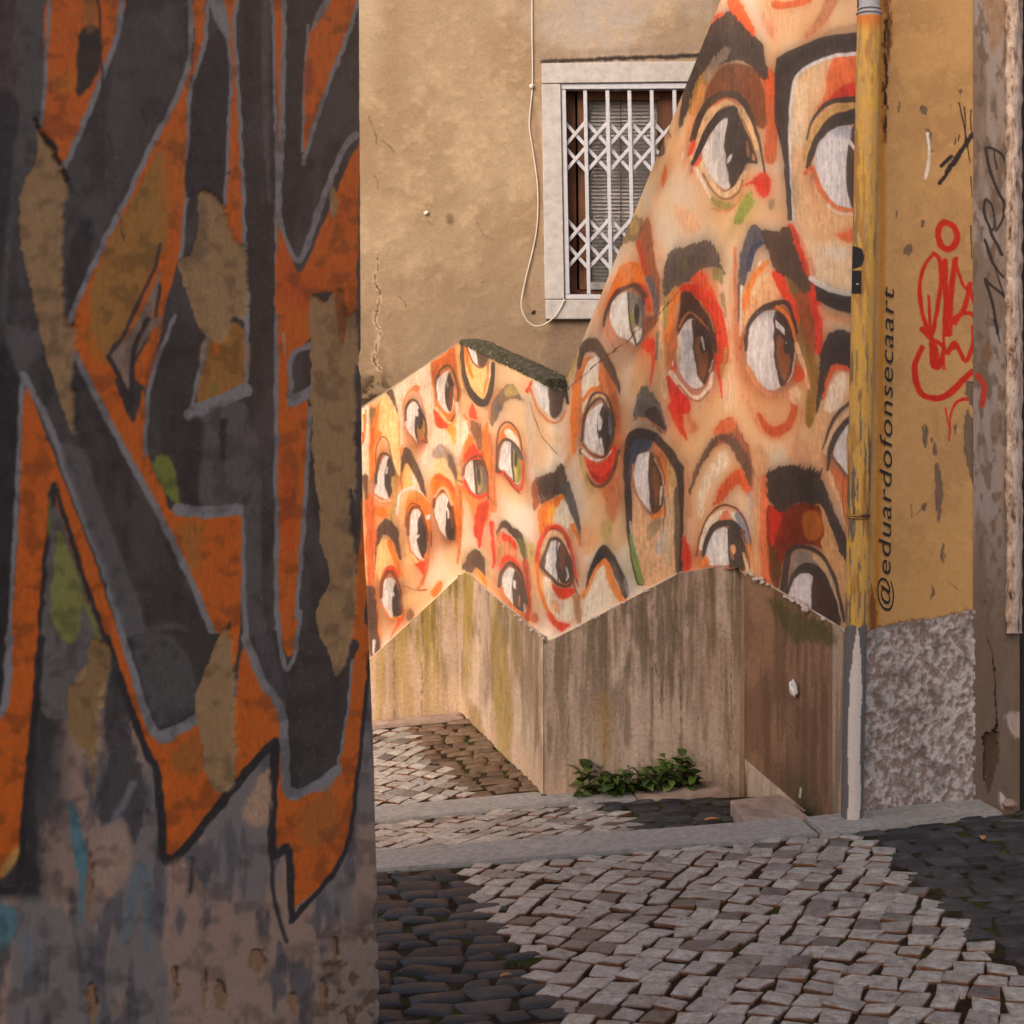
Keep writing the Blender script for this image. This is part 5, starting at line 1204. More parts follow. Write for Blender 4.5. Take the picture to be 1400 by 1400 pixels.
slab("grille_frame", [(773, 402.5), (962, 402.5), (962, 408.7), (773, 408.7)], .014, .06, M_METAL)
xs = [770.5, 800, 830.5, 860.5, 891, 922, 952]
for x in xs[1:]:
    slab("bar", [(x - 2.6, 122.5), (x + 2.6, 122.5), (x + 2.6 + lean(402), 402), (x - 2.6 + lean(402), 402)], 0.0, .03, M_METAL)
for r0, r1 in ((166, 200), (200.5, 234.5), (298.5, 332.5), (333, 367)):
    for i in range(len(xs) - 1):
        a0, b0 = xs[i] + lean(r0), xs[i + 1] + lean(r0)
        a1, b1 = xs[i] + lean(r1), xs[i + 1] + lean(r1)
        slab("lattice_bar", [(a0 - 1.6, r0 + 1.6), (a0 + 1.6, r0 - 1.6), (b1 + 1.6, r1 - 1.6), (b1 - 1.6, r1 + 1.6)], -.034, .008, M_METAL, .001)
        slab("lattice_bar", [(a1 + 1.6, r1 + 1.6), (a1 - 1.6, r1 - 1.6), (b0 - 1.6, r0 - 1.6), (b0 + 1.6, r0 + 1.6)], -.022, .008, M_METAL, .001)
slab("window_frame", [(789, 122), (803, 122), (806, 396), (792, 396)], -.12, .06, M_WOOD)
slab("window_frame", [(803, 122), (960, 122), (960, 137), (803, 137)], -.12, .06, M_WOOD)
slab("window_frame", [(899, 137), (932, 137), (934, 396), (901, 396)], -.12, .06, M_WOOD)
slab("window_frame", [(806, 386), (901, 386), (901, 396), (806, 396)], -.121, .06, M_BLIND)
slab("cord", [(848, 137), (849, 137), (849.5, 386), (848.5, 386)], -.166, .003, M_WOOD, 0)
slab("dark_room", [(768, 112), (964, 112), (964, 410), (768, 410)], -.40, .02, M_DARK, 0)
sv, sf = [], []
for k in range(50):
    y0 = 137 + k * 5.0; y1 = y0 + 4.85
    i = len(sv)
    for (u, v, d) in ((803, y0, -.192), (903, y0, -.192), (905, y1, -.172), (805, y1, -.172)):
        sv.append(W(u, v, d))
    sf.append((i, i + 1, i + 2, i + 3))
bl_o = link("blind", mesh_from("blind", sv, sf), M_BLIND, win); bl_o["kind"] = "stuff"
mg, N, L, b = mat_new("window_glass", .02, .5); b.inputs["Transmission Weight"].default_value = 1; b.inputs["IOR"].default_value = 1.1; b.inputs["Base Color"].default_value = (1, 1, 1, 1)
slab("pane", [(803.5, 137.5), (898.5, 137.5), (900.5, 385.5), (806.5, 385.5)], -.145, .003, mg, 0)
# reveals of the opening
slab("reveal", [(764, 112), (767, 112), (770, 408), (766, 408)], -.02, .36, M_STONE, 0)
# cable and fixings
M_CABLE = simple("white_cable", (196, 184, 172), (206, 196, 186), 10, .6, bs=.0)
cab = spline([(727.5, -70), (727.5, 40), (728, 115), (725, 150), (724, 175), (730, 215), (735, 255), (735, 300), (730, 335), (719, 380), (713, 410), (714, 425), (722, 440), (735, 446), (750, 440), (762, 428), (772, 409)], False, 5)
link("cable", tube("cable", [W(u, v, .016 if v < 405 else .075) for u, v in cab], .0055, 6), M_CABLE, house)
lump("cable_clip", W(727, 118, .02), .019, M_CABLE, house, seed=2)
lump("wall_plug", W(583, 291, .012), .018, M_PLASTER, house, seed=8)

# ------------------------------------------------------------------ yellow house on the right
yh = empty("yellow_house", hit(PL_Y, 1260, 1115))
tag(yh, "yellow rendered house with red scrawled tags and a rough grey plinth beside the drainpipe", "house")
us = np.linspace(1176, 1332, 130)
edge = lambda u: np.interp(u, [1176, 1230, 1290, 1332], [868, 856, 848, 838]) + 5 * (fbm(u * .25, u * 0, 5, 3) - .5)
skin("wall", PL_Y, us, lerp((1176, -70), (1332, -70)), edge, 1.25, paint_yellow, M_YELLOW, yh)
us = np.linspace(1330.5, 1394, 52)
skin("pilaster", off(PL_Y, .004), us, lerp((1330, -70), (1394, -70)), lerp((1330, 1118), (1394, 1112)), 1.3, paint_pilaster, M_YELLOW, yh)
def paint_plinth(p):
    u, v = p.u, p.v
    n = .72 * fbm(u * .16 + v * .10, v * .09 - u * .10, 4, 4) + .28 * fbm(u * .42 + v * .16, v * .30 - u * .2, 14, 4); m = fbm(u * .05, v * .04, 9, 4)
    c = np.array((142, 127, 120)) + (np.array((182, 170, 164)) - np.array((142, 127, 120))) * sstep(.32, .66, n)[:, None]
    p.c[:] = c * (1 - .18 * sstep(.5, .7, m))[:, None]
    p.c += (np.array((122, 92, 78)) - p.c) * (sstep(.55, .40, n) * .35)[:, None]
    p.h += .034 * (n - .5) + .014 * (m - .5)
us = np.linspace(1178, 1333, 130)
skin("plinth", off(PL_Y, .004), us, lambda u: edge(u) - 5, lerp((1178, 1126), (1333, 1116)), 1.25, paint_plinth, M_ROUGH if False else M_YELLOW, yh)
q = off(PL_Y, -.03)
link("wall_core", prism("wall_core", [hit(q, 1168, -400), hit(q, 1391, -400), hit(q, 1391, 1150), hit(q, 1168, 1150)], -PL_Y[1] * .35), M_CORE, yh)
q0 = off(PL_Y, -.40)
a, b = hit(q0, 1180, 300), hit(q0, 1900, 300)
bodybox("house_body", a, (b - a) * np.array([1, 1, 0]), 2.8, 10.5, M_CORE, yh)
q = off(PL_Y, -.002)
link("upper_wall", prism("upper_wall", [hit(q, 1168, -68), hit(q, 1700, -68), hit(q, 1700, -950), hit(q, 1168, -950)], -PL_Y[1] * .39), simple("yellow_plain", (186, 138, 84), (204, 156, 98), 4, .9), yh)
link("side_wall", prism("side_wall", [hit(q, 1520, -66), hit(q, 1700, -66), hit(q, 1700, 1150), hit(q, 1520, 1150)], -PL_Y[1] * .38), M_CORE, yh)
# crumbling door moulding and the dark doorway beyond it
def moulding():
    n, m = 260, 12
    V = []
    vs = np.linspace(-70, 866, n)
    nrm = PL_Y[1]
    for i, v in enumerate(vs):
        for j in range(m):
            t = j / (m - 1)
            u = 1374 + 24 * t
            o = .012 + .035 * math.sin(min(1, t * 1.15) * math.pi) ** .6 + (.02 if .45 < t < .8 else 0)
            r = fbm(np.array([i * .16]), np.array([j * .5]), 12, 4)[0]
            o += .030 * (r - .5)
            if j == m - 1: o = -.10
            if j == 0: o = -.01
            V.append(hit(off(PL_Y, o), u + 5 * (fbm(np.array([i * .3]), np.array([j * .2]), 22, 3)[0] - .5), v))
    F = [(i * m + j, (i + 1) * m + j, (i + 1) * m + j + 1, i * m + j + 1) for i in range(n - 1) for j in range(m - 1)]
    mm, N, L, b = mat_new("crumbling_moulding", .9, .2)
    k = nz(N, L, 18, 6, .7, vec=(1, 1, .4)); k2 = nz(N, L, 45, 5, .7)
    c = ramp(N, L, k, [(.34, lin((92, 62, 46))), (.46, lin((176, 150, 132))), (.68, lin((214, 196, 180)))])
    c = mixc(N, L, ramp(N, L, k2, [(.60, (0, 0, 0)), (.68, (.9,) * 3)]), c, lin((70, 48, 36)))
    L.new(c, b.inputs["Base Color"]); bump(N, L, b, k2, .6, .01)
    link("door_moulding", mesh_from("door_moulding", V, F, True), mm, yh)
moulding()
M_DOOR = simple("dark_doorway", (26, 23, 22), (42, 37, 34), 8, .6, vec=(6, 6, .5))
q = off(PL_Y, -.24)
door = link("door", prism("door", [hit(q, 1388, -60), hit(q, 1530, -60), hit(q, 1530, 1112), hit(q, 1388, 1112)], -PL_Y[1] * .05), M_DOOR, yh)  # near-black panel, the shade of the open doorway put into its colour
lump("pilaster_foot", hit(off(PL_Y, .0), 1380, 1098), .035, M_BLOCK, yh, (1.3, .8, .8), 23)
# hand lettering up the wall
M_INK = simple("black_lettering", (30, 27, 26), (44, 40, 38), 40, .7, bs=.0)
tc = bpy.data.curves.new("lettering", 'FONT'); tc.body = "@eduardofonsecaart"; tc.shear = .22; tc.space_character = 1.06; tc.align_x = 'LEFT'; tc.offset = -.004
tob = bpy.data.objects.new("tmp", tc); COL.objects.link(tob)
bpy.context.view_layer.update()
me = bpy.data.meshes.new_from_object(tob.evaluated_get(bpy.context.evaluated_depsgraph_get()))
bpy.data.objects.remove(tob)
co = np.empty(len(me.vertices) * 3, np.float32); me.vertices.foreach_get("co", co); co = co.reshape(-1, 3)
x0, x1 = co[:, 0].min(), co[:, 0].max()
t = (co[:, 0] - x0) / (x1 - x0)
S0, S1 = hit(off(PL_Y, .012), 1217, 835), hit(off(PL_Y, .012), 1222.5, 392)
run = S1 - S0; side = E1 - run * np.dot(E1, run) / np.dot(run, run); side /= np.linalg.norm(side)
newco = S0 + t[:, None] * run - side * (co[:, 1] * .108)[:, None]
me.vertices.foreach_set("co", newco.astype(np.float32).ravel()); me.update()
me.materials.clear()
link("lettering", me, M_INK, yh)

# ------------------------------------------------------------------ drainpipe
pipe = empty("drainpipe", P(1165, 1118, 8.16))
tag(pipe, "scuffed yellow metal drainpipe with grey lower length between mural and yellow wall", "drainpipe")
def paint_pipe(p):
    u, v = p.u, p.v
    S, f, l = p.sec, p.f, p.l
    n = fbm(u * .35, v * .018, 6, 5); n2 = fbm(u * .5, v * .05, 16, 4)
    c = np.array((206, 156, 62)) + (np.array((190, 146, 84)) - np.array((206, 156, 62))) * sstep(.42, .6, n2)[:, None]
    amt = np.interp(v, [0, 200, 340, 420, 560, 700, 850], [.25, .35, .5, .35, .8, 1, .8])
    c = c + (np.array((96, 84, 74)) - c) * (sstep(.60, .68, n * .75 + .25 * n2 + .09 * amt) * amt)[:, None]
    c = c + (np.array((150, 92, 40)) - c) * (sstep(.56, .66, fbm(u * .1, v * .02, 26, 3)) * .5)[:, None]
    top = (v < 20)
    c[top] = (164, 160, 164)
    c = c + (np.array((206, 110, 30)) - c) * (sstep(46, 24, v) * (v >= 20) * .8)[:, None]
    edge = 856 + 6 * (fbm(u * .3, v * 0, 3, 2) - .5)
    low = v > edge
    c[low] = (98, 92, 90)
    ax = 1188 - (v - 20) * .0212
    lit_drip = low & (np.abs(u - ax - 1.5 + 5 * (fbm(u * 0, v * .05, 9, 4) - .5)) < np.interp(v, [856, 880, 930, 1117], [0, 4, 8.5, 8.5]))
    c[lit_drip] = (206, 190, 178)  # cream paint strip, with light on the round pipe painted into it
    p.c[:] = c
    S(0, 0, 1)
    f((28, 24, 24), "1160,338 1176,339 1181,347 1181,357 1176,365 1160,366", soft=.5); f((24, 21, 21), "1160,369 1178,370 1178,402 1160,402", soft=.5, smooth=False)
    l((196, 190, 186), "1171,388 1173,388", 1.5, soft=.4)
def pipe_part(nm, v0, v1, rad, step=1.3, na=64):
    vs = np.linspace(v0, v1, int((v1 - v0) / step) + 2)
    a = np.linspace(0, 2 * math.pi, na)
    ax = np.array([P(1188 - (v - 20) * .0212, v, 8.13) for v in vs])
    pos = ax[:, None, :] + rad * np.stack([np.cos(a), np.sin(a), 0 * a], -1)[None]
    ps = pos.reshape(-1, 3)
    d = ps - EYEV
    y = CP * d[:, 1] - SP * d[:, 2]; z = SP * d[:, 1] + CP * d[:, 2]
    p = Painter(PX + F * d[:, 0] / y, PY - F * z / y, (200, 160, 70), .5)
    paint_pipe(p)
    me = grid_mesh(nm, ps, na, len(vs), p.linear())
    return link(nm, me, M_PIPE, pipe)
pipe_part("pipe_length", -70, 22, .056); pipe_part("pipe_length", 16, 706, .063); pipe_part("pipe_length", 700, 1122, .061)
def ring(nm, v, rad, r, mat, tilt=0):
    c = P(1188 - (v - 20) * .0212, v, 8.13)
    return link(nm, tube(nm, [c + np.array([rad * math.cos(t), rad * math.sin(t), tilt * math.cos(t)]) for t in np.linspace(0, 2 * math.pi, 33)], r, 8, caps=False), mat, pipe)
M_ZINC = simple("zinc", (140, 136, 138), (170, 166, 166), 12, .5, bs=.1)
M_RUST = simple("rusty_wire", (120, 86, 44), (166, 130, 62), 20, .7)
ring("collar", 18, .063, .008, M_ZINC); ring("collar", 12, .058, .006, M_ZINC)
ring("wire_tie", 703, .066, .006, M_RUST, .004); ring("wire_tie", 707, .066, .005, M_RUST, -.003)
lump("wire_twist", P(1184, 705, 8.06), .018, simple("dark_rust", (50, 36, 28), (84, 58, 40), 30), pipe, (1.2, .6, .6), 31)

# ------------------------------------------------------------------ graffiti house on the left
gh = empty("graffiti_house", (-.75, 3.4, EYE - 2.1))
tag(gh, "house corner with peeling plaster sprayed in orange and grey block letters", "house")
na_, nb_ = P(-70, 600, 2.15)[:2], P(494.5, 600, 4.45)[:2]
dirw = (nb_ - na_) / np.linalg.norm(nb_ - na_); nrm = np.array([dirw[1], -dirw[0]])
RAD = .11
path, norm = [], []
for u in np.arange(-66, 494, 1.75):
    d = ray(u, 600)[:2]
    A = np.array([[d[0], -dirw[0]], [d[1], -dirw[1]]]); t = np.linalg.solve(A, na_)[1]
    path.append(na_ + dirw * t); norm.append(nrm)
cen = path[-1] - nrm * RAD
ang0 = math.atan2(nrm[1], nrm[0])
for k in range(1, 31):
    a = ang0 + R(95) * k / 30
    n_ = np.array([math.cos(a), math.sin(a)])
    path.append(cen + n_ * RAD); norm.append(n_)
for k in range(1, 12):
    path.append(path[-1] + np.array([-n_[1], n_[0]]) * .12); norm.append(n_)
path, norm = np.array(path), np.array(norm)
vs = np.concatenate([np.arange(-500, -45, 5.0), np.arange(-45, 1600, 2.0)])
xx = np.repeat(path[None], len(vs), 0); nn = np.repeat(norm[None], len(vs), 0)
rr = ray(0, 0)
d1 = np.array([CP + SP * (-(v - PY) / F) for v in vs]); d2 = np.array([-SP + CP * (-(v - PY) / F) for v in vs])
zz = EYE + xx[..., 1] * (d2 / d1)[:, None]
flare = np.interp(EYE - zz, [0, .45, .9, 1.24, 1.58, 2.02, 2.4], [0, .003, .022, .033, .040, .046, .050])
xx = xx + nn * flare[..., None]
pos = np.concatenate([xx, zz[..., None]], -1).reshape(-1, 3)
d = pos - EYEV
y = CP * d[:, 1] - SP * d[:, 2]; z = SP * d[:, 1] + CP * d[:, 2]
uu, vv = PX + F * d[:, 0] / y, PY - F * z / y
vv = np.abs(vv)
p = Painter(uu, vv, (90, 80, 80), 1.6)
paint_letters(p)
n3 = np.concatenate([nn, np.zeros(nn.shape[:2] + (1,))], -1).reshape(-1, 3)
rag = sstep(1180, 1400, vv) * sstep(440, 500, uu)
p.h += .010 * rag * (fbm(zz.ravel() * 22, uu * .02, 5, 4) - .5)
pos = pos + n3 * p.h[:, None]
me = grid_mesh("wall", pos, len(path), len(vs), p.linear(1.3), flip=True)
link("wall", me, M_SPRAY, gh)
inner = [x - n_ * .05 for x, n_ in zip(path[::12], norm[::12])]
inner = inner + [np.array([-3.7, inner[-1][1]]), np.array([-5.0, -8.0]), inner[0] - dirw * 10.0]  # unseen rear of the house, its extent shaped to block sun from the right
pl_ = [np.array([x[0], x[1], .3]) for x in inner]
link("house_body", prism("house_body", pl_, np.array([0, 0, 8.6])), M_CORE, gh)
# ------------------------------------------------------------------ paved landings and kerbs
def soil_mat():
    m, N, L, b = mat_new("joint_soil", .95, .1)
    n = nz(N, L, 14, 5, .65); g = nz(N, L, 5, 4, .6); f_ = nz(N, L, 120, 4, .7)
    c = ramp(N, L, n, [(.35, lin((34, 28, 22))), (.65, lin((74, 58, 44)))])
    c = mixc(N, L, ramp(N, L, g, [(.50, (0, 0, 0)), (.62, (.8,) * 3)]), c, lin((62, 72, 24)))
    L.new(c, b.inputs["Base Color"]); bump(N, L, b, f_, .8, .02)
    return m
M_SOIL = soil_mat()

def stone_mat(name, c1, c2, c3, dirt, island, rough=(.45, .75), spec=.4, glint=.0):
    m, N, L, b = mat_new(name, .6, spec)
    if island:
        g = N.new("ShaderNodeNewGeometry"); rnd = g.outputs["Random Per Island"]
    else:
        o = N.new("ShaderNodeObjectInfo"); rnd = o.outputs["Random"]
    c = ramp(N, L, rnd, [(0, lin(c1)), (.22, lin(c2)), (1, lin(c3))])
    tc = N.new("ShaderNodeTexCoord"); mp = N.new("ShaderNodeMapping"); L.new(tc.outputs["Object"], mp.inputs[0])
    sc = N.new("ShaderNodeVectorMath"); sc.operation = 'SCALE'; L.new(rnd, sc.inputs[3]); sc.inputs[0].default_value = (91, 57, 33)
    L.new(sc.outputs[0], mp.inputs["Location"])
    def noise(s, d=5):
        t = N.new("ShaderNodeTexNoise"); t.inputs["Scale"].default_value = s; t.inputs["Detail"].default_value = d; t.inputs["Roughness"].default_value = .65
        L.new(mp.outputs[0], t.inputs["Vector"]); return t.outputs["Fac"]
    n = noise(22); f_ = noise(85)
    c = mixc(N, L, 1.0, c, ramp(N, L, n, [(.3, (.46,) * 3), (.66, (1.2,) * 3)]), 'MULTIPLY')
    c = mixc(N, L, 1.0, c, ramp(N, L, f_, [(.32, (.66,) * 3), (.62, (1.12,) * 3)]), 'MULTIPLY')
    at = N.new("ShaderNodeAttribute"); at.attribute_name = "edge"
    dm = N.new("ShaderNodeMath"); dm.operation = 'MULTIPLY'; L.new(at.outputs["Fac"], dm.inputs[0]); L.new(ramp(N, L, noise(30), [(.25, (.6,) * 3), (.55, (1,) * 3)]), dm.inputs[1])
    c = mixc(N, L, dm.outputs[0], c, lin(dirt))
    L.new(c, b.inputs["Base Color"])
    L.new(ramp(N, L, n, [(.3, (rough[0],) * 3), (.7, (rough[1],) * 3)]), b.inputs["Roughness"])
    nn = bump(N, L, b, n, .45, .012)
    bump(N, L, b, f_, .35, .004, nn)
    return m
LIME = ((100, 95, 90), (158, 151, 142), (186, 178, 166))
BASA = ((38, 36, 37), (50, 48, 49), (72, 68, 66))
M_W = stone_mat("white_cobble", *LIME, (122, 76, 46), False, (.24, .6), .5)
M_WS = stone_mat("white_cobble_far", *LIME, (120, 84, 58), True, (.32, .62), .5)
M_K = stone_mat("basalt_cobble", *BASA, (36, 32, 28), False, (.42, .72), .4)
M_KS = stone_mat("basalt_cobble_far", *BASA, (36, 32, 28), True, (.42, .72), .4)
M_K3 = stone_mat("dusty_basalt", (84, 68, 56), (102, 82, 66), (120, 98, 78), (120, 80, 48), False, (.5, .8), .3)

def stone_mesh(name, bx, by, rs, dome=.003, chip=.19, worn=False):
    """irregular set: outline in the bx/by frame (vectors of half sides)"""
    base = [(-1, -.9), (-.9, -1), (0, -1), (.9, -1), (1, -.9), (1, 0), (1, .9), (.9, 1), (0, 1), (-.9, 1), (-1, .9), (-1, 0)]
    o = []
    ph = rs.rand(4, 2) * chip * 2 - chip
    for (a, b) in base:
        w = [(1 - a) * (1 - b) / 4, (1 + a) * (1 - b) / 4, (1 + a) * (1 + b) / 4, (1 - a) * (1 + b) / 4]
        q = sum(w[k] * ph[k] for k in range(4))
        o.append(((a + q[0] + (rs.rand() - .5) * .06), (b + q[1] + (rs.rand() - .5) * .06)))
    V, E = [], []
    tilt = (rs.rand(2) - .5) * .008
    for (s, z, e) in (((.97, -.055, 1), (1.0, -.016, 1), (.90, -.003, .3), (.66, .004, 0)) if worn else ((.97, -.055, 1), (1.0, -.005, 1), (.965, .0, .25), (.82, .001, 0))):
        for (a, b) in o:
            x = np.array(bx) * a * s + np.array(by) * b * s
            V.append((x[0], x[1], z + (a * tilt[0] + b * tilt[1] if z > -.05 else 0) + (rs.rand() - .5) * (.0035 if z > -.004 else 0)))
            E.append(e)
    V.append((0, 0, dome)); E.append(0)
    n = 12
    F = []
    for r_ in range(3):
        for k in range(n):
            F.append((r_ * n + k, r_ * n + (k + 1) % n, (r_ + 1) * n + (k + 1) % n, (r_ + 1) * n + k))
    for k in range(n):
        F.append((3 * n + k, 3 * n + (k + 1) % n, 4 * n))
    me = mesh_from(name, V, F)
    sm = [worn] * len(F)
    me.polygons.foreach_set("use_smooth", sm)
    at = me.attributes.new("edge", 'FLOAT', 'POINT'); at.data.foreach_set("value", E)
    return me

def inside(poly, x, y):
    r = False
    n = len(poly)
    for i in range(n):
        (ax, ay), (bx, by) = poly[i - 1], poly[i]
        if (ay > y) != (by > y) and x < (bx - ax) * (y - ay) / (by - ay) + ax:
            r = not r
    return r

def place(parent, name, spots, meshes, mat, mats, pl, limit, label=None):
    """spots: (x, y, rot, sx, sy, variant); the nearest become single stones, the rest one joined part"""
    off0 = Vector(parent.location)
    nx, ny = -pl[1][0] / pl[1][2], -pl[1][1] / pl[1][2]          # dz/dx, dz/dy
    zn = Vector((-nx, -ny, 1)).normalized()
    qt = Vector((0, 0, 1)).rotation_difference(zn)
    spots = sorted(spots, key=lambda s: s[0] ** 2 + s[1] ** 2 + (0 if s[6] else 1e6))
    joined_v, joined_f, joined_e = [], [], []
    for k, (x, y, rot, sx, sy, va, vis) in enumerate(spots):
        me = meshes[va % len(meshes)]
        z = zat(pl, x, y) + random.gauss(0, .002) - (.004 if name == "basalt_cobble" else 0)
        q = qt @ Matrix.Rotation(rot, 3, 'Z').to_quaternion()
        q = Matrix.Rotation(random.gauss(0, .016), 3, 'X').to_quaternion() @ Matrix.Rotation(random.gauss(0, .016), 3, 'Y').to_quaternion() @ q
        if k < limit:
            if not me.materials: me.materials.append(mat)
            o = bpy.data.objects.new(name, me)
            o.rotation_mode = 'QUATERNION'; o.rotation_quaternion = q
            o.location = Vector((x, y, z)) - off0; o.scale = (sx, sy, 1)
            o.parent = parent
            COL.objects.link(o)
        else:
            M = Matrix.Translation((x, y, z)) @ q.to_matrix().to_4x4() @ Matrix.Diagonal((sx, sy, 1, 1))
            b0 = len(joined_v)
            at = me.attributes["edge"].data
            for i, v in enumerate(me.vertices):
                joined_v.append(M @ v.co); joined_e.append(at[i].value)
            for f in me.polygons:
                joined_f.append(tuple(b0 + i for i in f.vertices))
    if joined_v:
        me = mesh_from(name + "_field", joined_v, joined_f, True)
        at = me.attributes.new("edge", 'FLOAT', 'POINT'); at.data.foreach_set("value", joined_e)
        o = link(name + "_field", me, mats, parent)
        o["kind"] = "stuff"

def proj(pt):
    d = np.array(pt) - EYEV
    y = CP * d[1] - SP * d[2]; z = SP * d[1] + CP * d[2]
    return PX + F * d[0] / y, PY - F * z / y

def seen(pl, x, y):
    u, v = proj((x, y, zat(pl, x, y)))
    return 505 < u < 1420 and 940 < v < 1425

def white_spots(pl, poly, ang_a, ang_b, pitch, pb, jit, skip=None):
    A = E1 * math.cos(ang_a) + AX * math.sin(ang_a); B = E1 * math.cos(ang_b) + AX * math.sin(ang_b)
    xs = [p_[0] for p_ in poly]; ys = [p_[1] for p_ in poly]
    c = np.array([(min(xs) + max(xs)) / 2, (min(ys) + max(ys)) / 2])
    out = []
    n = 60
    for i in range(-n, n):
        for j in range(-n, n):
            o = .0
            x, y = c + (A[:2] * (i + .12 * math.sin(j * .9) + .10 * math.sin(j * .23 + 1)) * pitch + B[:2] * (j + .12 * math.sin(i * .7 + 2)) * pb)
            x += random.gauss(0, jit); y += random.gauss(0, jit)
            if inside(poly, x, y) and not (skip and skip(x, y)):
                out.append((x, y, random.gauss(0, .10), random.uniform(.84, 1.08), random.uniform(.84, 1.08), random.randrange(10000), seen(pl, x, y)))
    return out, A, B

def row_spots(pl, poly, ang, hgt, wmin, wmax, skip=None):
    A = E1 * math.cos(ang) + AX * math.sin(ang); B = np.array([-A[1], A[0], 0])
    xs = [p_[0] for p_ in poly]; ys = [p_[1] for p_ in poly]
    c = np.array([(min(xs) + max(xs)) / 2, (min(ys) + max(ys)) / 2])
    out = []
    r_ = -4.0
    while r_ < 4.0:
        h = hgt * random.uniform(.68, 1.35)
        s = -4.0 + random.random() * .2
        while s < 4.0:
            w = random.uniform(wmin, wmax)
            x, y = c + A[:2] * (s + w / 2) + B[:2] * (r_ + h / 2 + random.gauss(0, .008))
            if inside(poly, x, y) and not (skip and skip(x, y)):
                out.append((x, y, math.atan2(A[1], A[0]) + random.gauss(0, .11), (w - .016) / .16, (h - .012) / .10, random.randrange(10000), seen(pl, x, y)))
            s += w
        r_ += h
    return out

def g(pl, u, v):
    return hit(pl, u, v)[:2]

rs = np.random.RandomState(11)
def white_set(A, B, pitch, pb, n=30, fill=.468):
    return [stone_mesh("white_cobble", A[:2] * pitch * fill, B[:2] * pb * fill, rs) for _ in range(n)]
dark_set = [stone_mesh("dark_cobble", (.08, 0), (0, .05), rs, dome=.008, chip=.32, worn=True) for _ in range(22)]
dark_set3 = [stone_mesh("dark_cobble", (.08, 0), (0, .05), rs, dome=.007, chip=.24, worn=True) for _ in range(16)]

def soil(name, pl, poly, drop, parent):
    n = len(poly)
    V = [(x, y, zat(pl, x, y) - drop) for x, y in poly]
    return link(name, mesh_from(name, V, [tuple(range(n))]), M_SOIL, parent)

def landing(name, at_):
    o = empty(name, at_)
    o["kind"] = "structure"
    return o

def kerb(parent, pl, pts, width, mat, lift=.012, depth=.22, back_drop=0.0):
    """one dressed stone; pts are front-edge survey points on the landing"""
    fr = [hit(pl, u, v) for u, v in pts]
    n = len(fr)
    V = []
    N_ = 5
    for i, q in enumerate(fr):
        q = q + np.array([0, 0, lift])
        for j in range(N_ + 1):
            V.append(q + AX * width * j / N_ + np.array([0, 0, (.004 * math.sin(i * 1.7 + j) - .002) * (0 < j < N_)]))
    F = [(i * (N_ + 1) + j, (i + 1) * (N_ + 1) + j, (i + 1) * (N_ + 1) + j + 1, i * (N_ + 1) + j + 1) for i in range(n - 1) for j in range(N_)]
    top = len(V)
    V += [v - np.array([0, 0, depth]) for v in V[:top]]
    ring_ = [i * (N_ + 1) for i in range(n)] + [(n - 1) * (N_ + 1) + j for j in range(1, N_ + 1)] + [i * (N_ + 1) + N_ for i in range(n - 2, -1, -1)] + [j for j in range(N_ - 1, 0, -1)]
    for k in range(len(ring_)):
        a, b = ring_[k], ring_[(k + 1) % len(ring_)]
        F.append((a, a + top, b + top, b))
    me = mesh_from("kerb_stone", V, F)
    bm = bmesh.new(); bm.from_mesh(me); bmesh.ops.recalc_face_normals(bm, faces=bm.faces)
    sharp = [e for e in bm.edges if len(e.link_faces) == 2 and e.calc_face_angle() > 1.0]
    bmesh.ops.bevel(bm, geom=sharp, offset=.010, segments=2, affect='EDGES'); bm.to_mesh(me); bm.free()
    return link("kerb_stone", me, mat, parent)

def line_pts(a, b, n):
    return [(a[0] + (b[0] - a[0]) * t, a[1] + (b[1] - a[1]) * t) for t in np.linspace(0, 1, n)]

# ---- first landing
K1F = [(440, 1198), (526, 1191), (1000, 1153.6), (1128, 1141), (1250, 1128), (1372, 1113.5), (1480, 1102)]
k1 = [g(G1, *q) for q in K1F]
P1 = [(-1.5, 4.3), (3.6, 4.3)] + [tuple(np.array(q) - AX[:2] * -.02) for q in reversed(k1)]
o1 = landing("cobbled_landing", (*hit(G1, 900, 1250)[:2], zat(G1, *hit(G1, 900, 1250)[:2]) - .05))
soil("joint_bed", G1, P1, .013, o1)
L0, L1 = g(G1, 622, 1185), g(G1, 778, 1400)
L1e = L0 + (L1 - L0) * 1.6
R0, R1, R2, R3 = g(G1, 1186, 1140), g(G1, 1240, 1190), g(G1, 1389, 1325), g(G1, 1500, 1425)
k1_in = [tuple(np.array(q) - AX[:2] * -.02) for q in k1]
W1 = [tuple(L1e), (3.0, L1e[1]), tuple(R3), tuple(R2), tuple(R1), tuple(R0 + AX[:2] * .02), tuple(np.array(g(G1, 1128, 1141)) - AX[:2] * -.02), tuple(np.array(g(G1, 1000, 1153.6)) - AX[:2] * -.02), tuple(L0 - AX[:2] * -.02)]
def shrink(p_, a, b, d):
    n = np.array([-(b - a)[1], (b - a)[0]]); n /= np.linalg.norm(n)
    return n * d
leftn = shrink(None, L0, L1e, -.035)
D1L = [tuple(L1e - leftn * 1), tuple(L0 - leftn * 1 + AX[:2] * .02), k1_in[0], (-1.5, L1e[1])]
if leftn[0] > 0:
    D1L = [tuple(L1e + leftn), tuple(L0 + leftn + AX[:2] * .02), k1_in[0], (-1.5, L1e[1])]
